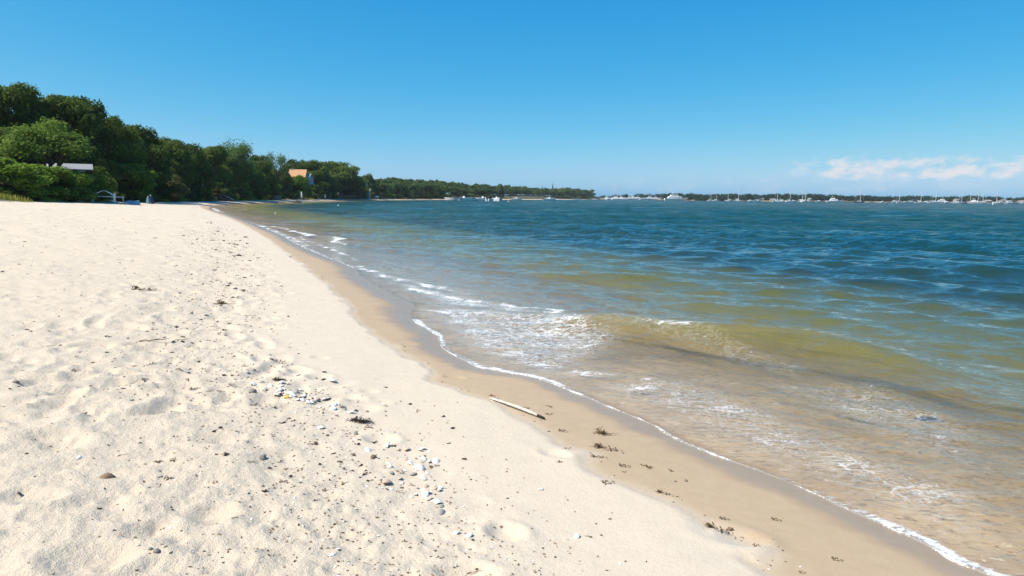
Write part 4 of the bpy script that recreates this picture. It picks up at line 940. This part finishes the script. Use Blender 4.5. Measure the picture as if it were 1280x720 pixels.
# channel marker and buoys
p = at_d(1241.3, 420); r = empty('channel_marker', (p.x, p.y, 0), 'white channel marker post standing in the water before the right fleet', 'marker')
link('post', MB().tube([(0, 0, -2), (0, 0, 1.7)], [.2, .16], 10).mesh('post', M_WHITE, True), None, r); link('cap', MB().cone((0, 0, 1.7), .26, .1, .3).mesh('cap', M_WHITE, True), None, r)
for px, D, lab in ((422.5, 130, 'white mooring buoy on the near bay water below the stone terrace wall'), (635.5, 300, 'white mooring buoy right of the nearest moored boats'), (574, 370, 'white mooring buoy in front of the low white motorboat')):
    p = at_d(px, D); r = empty('mooring_buoy', (p.x, p.y, .05), lab, 'buoy'); s_ = .0011 * D
    link('float', MB().tube([(0, 0, -s_ * .8), (0, 0, -s_ * .4), (0, 0, .1), (0, 0, s_ * .6), (0, 0, s_ * .8)], [.2 * s_, s_ * .9, s_, s_ * .6, .1 * s_], 12).mesh('float', M_WHITE, True), None, r)
    link('ring', MB().tube([(0, 0, s_ * .75), (.0, 0, s_ * 1.25)], .04, 6).mesh('ring', M_METAL), None, r)
# ------------------------------------------------------------------ what the tide left on the sand
M_SHELL = plain('white_shell', (.82, .77, .69), .5, .12, 30)
M_SHELLTAN = plain('tan_shell', (.60, .45, .33), .6, .25, 30)
M_SHELLGREY = plain('grey_shell', (.36, .32, .28), .6, .3, 30)
M_YELLOW = plain('yellow_shell', (.80, .48, .06), .5, .15, 30)
M_WEED = plain('brown_seaweed', (.13, .075, .03), .75, .5, 40)
M_WEEDDARK = plain('black_seaweed', (.035, .022, .015), .8, .5, 40)
M_TWIG = plain('dry_twig', (.20, .13, .08), .9, .4, 40)
M_BLEACH = plain('bleached_wood', (.62, .56, .48), .85, .25, 25, bump=.4)
M_PEBBLE = plain('grey_pebble', (.25, .22, .19), .8, .25, 30)
M_PEBBLEBR = plain('brown_pebble', (.22, .14, .09), .8, .3, 30)

def shell_mesh(name, mat, seed, nr=8, nt=22):
    """ribbed clam valve, hinge at -y, unit half width"""
    rg = random.Random(seed); V, F = [], []; tilt = rg.uniform(.8, 1.2)
    for i in range(nr + 1):
        f_ = i / nr
        for j in range(nt + 1):
            a = -1.35 + 2.7 * j / nt; R_ = 1.55 * f_; rib = 1 + .035 * math.cos(a * 26) * f_ + .04 * math.sin(f_ * 20)
            x = R_ * math.sin(a) * .72; y = -.75 + R_ * math.cos(a * .86); z = .62 * tilt * math.sin(math.pi * min(f_ * .86 + .02, 1)) ** .8 * max(0, math.cos(a * .95)) ** .55 * rib
            V.append((x, y, max(z, 0) + .02))
    n0 = len(V); V += [(x * .94, y * .96, z - .07) for x, y, z in V]
    for i in range(nr):
        for j in range(nt):
            q_ = i * (nt + 1) + j; F += [(q_, q_ + nt + 1, q_ + nt + 2, q_ + 1), (n0 + q_ + 1, n0 + q_ + nt + 2, n0 + q_ + nt + 1, n0 + q_)]
    e = nr * (nt + 1)
    for j in range(nt): F.append((e + j, n0 + e + j, n0 + e + j + 1, e + j + 1))
    m_ = np_mesh(name, V, F); m_.materials.append(mat); return m_
SHELLS = [shell_mesh('shell', M_SHELL, 1), shell_mesh('shell', M_SHELL, 2), shell_mesh('shell', M_SHELLTAN, 3), shell_mesh('shell', M_SHELLGREY, 4), shell_mesh('shell', M_YELLOW, 5)]
PEB = []
for i, mt in enumerate((M_PEBBLE, M_PEBBLEBR, M_PEBBLE)):
    m_ = rock_mesh('pebble', 20 + i, 9, .65); m_.materials.append(mt); PEB.append(m_)
def weed_mesh(name, mat, seed, n=60, spread=(1.0, .45), width=.035, lift=.22):
    """matted strands of weed, half length 1"""
    rs2 = np.random.RandomState(seed); V, F = [], []
    for _ in range(n):
        c = rs2.randn(2) * np.array(spread) * .42; a = rs2.rand() * 6.28; L = .25 + .5 * rs2.rand(); k_ = 7; curl = rs2.randn() * 2.2; z0 = abs(rs2.randn()) * lift * max(.15, 1 - np.hypot(c[0] / spread[0], c[1] / spread[1])); p_ = np.array([c[0], c[1]]); b0 = len(V); w = width * (.5 + rs2.rand())
        for i in range(k_):
            t = i / (k_ - 1); d = np.array([math.cos(a), math.sin(a)]); nn = np.array([-d[1], d[0]]); ww = w * math.sin(math.pi * (.12 + .8 * t))
            z = .01 + z0 * (math.sin(math.pi * t) + .3); tw = .5 * ww * math.sin(t * 5 + a)
            V += [(p_[0] - nn[0] * ww, p_[1] - nn[1] * ww, z - tw), (p_[0] + nn[0] * ww, p_[1] + nn[1] * ww, z + tw), (p_[0], p_[1], z + ww * .5)]
            p_ = p_ + d * L / k_; a += curl / k_ + rs2.randn() * .25
        for i in range(k_ - 1):
            q_ = b0 + 3 * i; F += [(q_, q_ + 3, q_ + 5, q_ + 2), (q_ + 2, q_ + 5, q_ + 4, q_ + 1), (q_ + 1, q_ + 4, q_ + 3, q_)]
    m_ = np_mesh(name, V, F, smooth=False); m_.materials.append(mat); return m_
WEED = [weed_mesh('seaweed', M_WEED, 1, 70), weed_mesh('seaweed', M_WEED, 2, 34, (1, .3)), weed_mesh('seaweed', M_WEED, 3, 14, (.8, .25), .05), weed_mesh('seaweed', M_WEEDDARK, 4, 110, (1, .28), .03, .14), weed_mesh('seaweed', M_WEED, 5, 6, (.6, .2), .07)]
SCRAP = [weed_mesh('scrap', M_WEEDDARK, 10 + i, 5, (.16, .1), .09, .10) for i in range(3)] + [weed_mesh('scrap', M_TWIG, 20 + i, 4, (.16, .1), .08, .08) for i in range(3)]
def twig_mesh(name, mat, seed, br=2):
    rg = random.Random(seed); mb = MB(); pts = [Vector((-1, 0, .03))]
    for i in range(5): pts.append(pts[-1] + Vector((.4, rg.uniform(-.22, .22), rg.uniform(-.02, .06))))
    mb.tube(pts, [.045, .045, .04, .035, .03, .015], 6)
    for b_ in range(br):
        p_ = pts[rg.randint(1, 4)]; mb.tube([p_, p_ + Vector((rg.uniform(.1, .3), rg.choice([-.3, .3]), .05)), p_ + Vector((rg.uniform(.2, .6), rg.choice([-.5, .5]), .03))], [.03, .025, .01], 5)
    return mb.mesh(name, mat, True)
TWIGS = [twig_mesh('twig', M_TWIG, s_, s_ % 3) for s_ in range(5)]
def lay(name, mesh, px, py, size, label, cat, rz=None, group=None, tilt=.0, zoff=0.0, sz=1.0):
    x, y, z = on_sand(px, py); o = link(name, mesh, None, None, label=label, category=cat, group=group)
    o.location = (x, y, z + zoff); o.scale = (size, size, size * sz); o.rotation_euler = (rnd.uniform(-tilt, tilt), rnd.uniform(-tilt, tilt), rnd.uniform(0, 6.28) if rz is None else rz); return o
def pxm(px, py):                                        # metres per photo pixel on the sand there
    x, y, z = on_sand(px, py); return y / F_PX
# driftwood stick, dark end towards the sea
x0, y0, z0 = on_sand(612, 499); x1, y1, z1 = on_sand(681, 525); dv = Vector((x1 - x0, y1 - y0, z1 - z0))
r = empty('driftwood_stick', (x0, y0, z0), 'long straight bleached driftwood stick lying at the edge of the damp sand', 'stick')
link('stick', MB().tube([dv * t + Vector((0, 0, .012 + .012 * math.sin(3 * t))) for t in (0, .12, .3, .5, .72, .9)], [.005, .009, .010, .012, .012, .010], 9).mesh('stick', M_BLEACH, True), None, r)
link('dark_end', MB().tube([dv * t + Vector((0, 0, .012 + .012 * math.sin(3 * t))) for t in (.88, .95, 1.0)], [.0105, .010, .006], 9).mesh('dark_end', M_WEEDDARK, True), None, r)
# named pieces
lay('seaweed', WEED[3], 449, 527, pxm(449, 527) * 20, 'black tangle of dried seaweed below the right end of the white shells', 'seaweed', -.25)
for px, py, wpx, v, rz, lab in [(750, 542, 15, 0, 0, 'flat brown seaweed mat highest on the damp sand, seaward of the stick'), (754, 560, 22, 1, -.3, 'brown seaweed mat just below the flat highest mat'), (710, 561, 9, 2, .5, 'small dark seaweed tuft beside the dimple left of the brown mats'),
                                (703, 539, 11, 2, -.5, 'orange-brown seaweed scrap left of the flat highest mat'), (745, 571, 12, 1, 0, 'thin brown seaweed strand below the two mats'), (780, 583, 13, 2, -.3, 'seaweed strand right of and below the two brown mats'), (781, 590, 6, 2, .8, 'tiny dark seaweed knot under the strand below the mats'),
                                (806, 583, 14, 4, -.5, 'thin reddish seaweed ribbon alone on the damp sand'), (837, 588, 9, 4, -1.0, 'Y-shaped dark seaweed sprig standing out on the wet sand'), (760, 604, 15, 2, .1, 'golden-brown seaweed strand at the edge of the dry sand'), (828, 616, 13, 1, -.5, 'seaweed tangle beside a white shell bit on the damp sand'),
                                (687, 518, 9, 2, .6, 'dark curled seaweed just right of the stick end'), (657, 510, 7, 4, 0, 'dark seaweed flake above the middle of the stick'), (685, 508, 8, 4, -.3, 'thin seaweed strip above the stick end'), (615, 495, 8, 2, -1, 'dark seaweed sprig touching the upper end of the stick'),
                                (893, 660, 22, 1, -.55, 'long strand of brown seaweed in the damp hollow at lower right'), (905, 649, 11, 2, -.4, 'reddish seaweed sprig above the long strand in the hollow'), (926, 672, 6, 4, 0, 'short seaweed bit at the lower right of the hollow'), (947, 681, 11, 2, -.6, 'seaweed at the far right rim of the hollow'),
                                (970, 650, 11, 2, -.5, 'dark seaweed strip with a yellow tip on the wet sand at right'), (1046, 700, 12, 2, -.5, 'seaweed sprig near the bottom edge on the wet sand'), (1003, 716, 8, 2, -.2, 'small dark seaweed at the very bottom right of the damp sand'), (735, 671, 8, 4, -.1, 'brown weed chip beside a white shell at bottom centre'),
                                (178, 363, 22, 1, .05, 'long low clump of dried weed alone on the upper dry sand'), (244, 487, 14, 2, 0, 'reddish dry weed left of the grey stone'), (275, 380, 12, 0, .2, 'dark weed clump in the upper wrack line'), (345, 452, 16, 1, -.1, 'dark sunken weed clump above the white shells'),
                                (347, 475, 12, 3, -.1, 'small dark weed clump beside pale shells above the main shell patch'), (474, 322, 9, 2, .2, 'tiny weed clump on damp sand near the far wet band')]:
    lay('seaweed', WEED[v], px, py, pxm(px, py) * wpx, lab, 'seaweed', rz)
for px, py, wpx, v, lab in [(328, 573, 6, 0, 'rounded grey pebble alone on the trodden sand, lower left of the black weed'), (316, 491, 6, 2, 'dark grey pebble left of the white shell patch'), (467, 572, 5, 1, 'brown pebble right of the shallow footprint'), (912, 662, 4, 1, 'dark pebble in the damp hollow at lower right'),
                            (857, 601, 2.6, 0, 'right one of two tiny dark pebbles on the wet sand'), (844, 602, 1.8, 0, 'left one of two tiny dark pebbles on the wet sand'), (135, 598, 9, 1, 'largest brownish stone on the sand at lower left'), (196, 690, 5, 0, 'grey pebble near the bottom edge at lower left'), (188, 687, 3, 0, 'tiny dark pebble touching the grey one near the bottom edge'), (445, 543, 3.5, 0, 'small grey pebble below the black weed tangle'), (20, 478, 4, 0, 'small dark pebble at the left edge')]:
    lay('pebble', PEB[v], px, py, pxm(px, py) * wpx, lab, 'pebble', None, None, .2, .004)
lay('shell', SHELLS[4], 359, 497, pxm(359, 497) * 4.5, 'only yellow shell, in the middle of the white shell patch', 'shell', .6, None, .3)
for px, py, wpx, v, lab in [(415, 476, 6, 0, 'bright white clam shell above the right half of the shell patch'), (401, 535, 6, 0, 'white shell with a dark hollow left of the black weed'), (524, 586, 8, 1, 'largest white shell of the lower shell patch'), (545, 577, 7, 0, 'white shell at the upper right of the lower shell patch'),
                            (551, 633, 5, 3, 'dark grey shell at the bottom right of the lower shell patch'), (545, 628, 8, 0, 'white shell casting a dark shadow at the bottom of the lower shell patch'), (570, 667, 6, 0, 'left white shell of the pair beside the footprint at bottom centre'), (586, 670, 6, 1, 'right white shell of the pair beside the footprint at bottom centre'),
                            (415, 694, 5, 0, 'lone white shell near the bottom edge below the lower shell patch'), (676, 612, 4.5, 0, 'flat white shell alone on the smooth dry sand'), (721, 671, 5.5, 1, 'white shell alone at bottom centre beside a brown weed chip'), (545, 696, 4, 2, 'orange-tan shell near the bottom edge'), (460, 563, 6, 0, 'white shell just right of the shallow footprint'),
                            (482, 604, 10, 2, 'wide tan shell with a broken rim left of the lower shell patch'), (98, 572, 4.5, 0, 'pale bluish shell alone at lower left')]:
    lay('shell', SHELLS[v], px, py, pxm(px, py) * wpx, lab, 'shell', None, None, .35, -.002)
for i in range(62):
    t = rnd.random(); px, py = (342 + 92 * t + rnd.gauss(0, 5), 487 + 28 * t + rnd.gauss(0, 4)) if i > 12 else (rnd.uniform(300, 420), rnd.uniform(455, 488))
    lay('shell', SHELLS[rnd.choice([0, 0, 1, 1, 2, 3])], px, py, pxm(px, py) * rnd.uniform(2.2, 5.4), 'small shell heaped in the white shell patch above the black weed', 'shell', None, 'shells in the white patch above the black weed', .5, .0)
for i in range(44):
    lay('shell', SHELLS[rnd.choice([0, 0, 1, 2, 3])], rnd.gauss(519, 17), rnd.gauss(593, 18), 0.001 + pxm(519, 593) * rnd.uniform(2.0, 6.2), 'small shell scattered in the lower white shell patch', 'shell', None, 'shells in the lower patch', .5, .0)
for px, py, L, v, rz, lab in [(62, 433, 13, 1, .2, 'looped dark twig on the dry sand at left'), (190, 427, 30, 2, .05, 'longest thin dry twig on the upper left sand'), (228, 424, 15, 4, .3, 'forked dry twig right of the longest thin twig'), (165, 478, 7, 1, .4, 'small forked twig in the middle of the left sand'),
                             (122, 505, 8, 2, .1, 'small angled twig below the forked one on the left sand'), (155, 568, 12, 3, .5, 'short dark twig at lower left above the largest stone'), (43, 586, 7, 1, 1.2, 'hooked twig near the left edge at lower left'), (122, 615, 8, 0, .7, 'short straight twig left of and below the largest stone'),
                             (108, 328, 6, 4, .8, 'twig on the far upper left sand'), (65, 333, 9, 2, -.2, 'thin pale twig on the far upper left sand'), (470, 474, 7, 3, .2, 'curved twig right of the white shells on smooth sand'), (604, 595, 7, 1, -.3, 'curled thin twig on the smooth sand at centre'), (595, 714, 20, 3, .4, 'bent root-like twig at the very bottom centre'),
                             (425, 640, 6, 2, .6, 'small twig on trodden sand left of the lower shells'), (405, 622, 11, 4, .3, 'brown twig in a scuffed spot left of the lower shells'), (310, 395, 14, 0, 0, 'straight pale twig in the wrack line on the upper sand')]:
    lay('twig', TWIGS[v], px, py, pxm(px, py) * L * .55, lab, 'twig', rz)
# wrack line and stray scraps
cnt = 0
while cnt < 285:
    a, r_ = math.radians(rnd.uniform(-44, 20)), 3.4 * (13 ** rnd.random()); x, y = r_ * math.sin(a), r_ * math.cos(a); s_ = gsample(S, x, y)
    line = abs(rnd.gauss(0, .55)); ok = abs(s_ - 2.75) < line or (rnd.random() < .05 and 2 < s_ < 14)
    if not ok or y < 2.4: continue
    cnt += 1; stray = abs(s_ - 2.75) > 1.6
    sz = rnd.uniform(.022, .055) * (.75 + r_ * .12)
    o = link('seaweed_scrap', rnd.choice(SCRAP), None, None, label='dry scrap of weed strewn over the open dry sand' if stray else 'dark scrap of dried weed in the wrack line along the beach', category='seaweed', group='weed scraps on the open sand' if stray else 'weed scraps in the wrack line')
    o.location = (x, y, gz(x, y)); o.scale = (sz, sz, sz * 1.2); o.rotation_euler = (0, 0, rnd.uniform(0, 6.28))
# countless crumbs of shell, grit and weed
Pc, Nn_, tt = [], [], []
for i in range(26000):
    a, r_ = math.radians(rs_.uniform(-45, 28)), 2.5 * (14 ** rs_.rand()); x, y = r_ * math.sin(a), r_ * math.cos(a); s_ = gsample(S, x, y)
    dd_ = gsample(DD, x, y)
    w_ = math.exp(-((s_ - 2.8) / .7) ** 2) + .10 * (s_ > 2.2) + .4 * math.exp(-((dd_ + .06) / .07) ** 2)
    if s_ < .3 or s_ > 14 or rs_.rand() > w_ * (.25 + .75 * min(r_ / 12, 1)): continue
    Pc.append((x, y, gz(x, y) + .001)); tt.append(rs_.rand())
Pc = np.array(Pc); nn = np.array([0, 0, 1.0]) + rs_.randn(len(Pc), 3) * .45; nn /= np.linalg.norm(nn, axis=1)[:, None]
m, N = new_mat('beach_crumbs'); t = N('ShaderNodeAttribute', out=2, attribute_name='tone')
finish(N, N('ShaderNodeBsdfPrincipled', {'Base Color': N.ramp(t, [(0, (.05, .03, .02)), (.55, (.17, .10, .05)), (.8, (.30, .20, .12)), (.86, (.7, .66, .6)), (1, (.75, .72, .66))]), 'Roughness': .8}))
link('beach_crumbs', leaf_mesh('beach_crumbs', Pc, nn, 0.006 * (1 + .18 * np.hypot(Pc[:, 0], Pc[:, 1])), np.array(tt), rs_, .5), m, kind='stuff', label='crumbs of weed, grit and broken shell on the sand', category='debris')
# ------------------------------------------------------------------ summer air over the bay
m = bpy.data.materials.new('haze'); m.use_nodes = True; m.node_tree.nodes.clear(); N = Nodes(m.node_tree)
vol = N('ShaderNodeVolumePrincipled', {'Color': (.80, .90, 1.0, 1), 'Density': .00009, 'Anisotropy': .0})
o = m.node_tree.nodes.new('ShaderNodeOutputMaterial'); m.node_tree.links.new(vol, o.inputs[1])
link('haze', MB().box((0, 0, 8), (3600, 3600, 30)).mesh('haze'), m, kind='stuff', label='thin summer haze over the bay', category='haze')
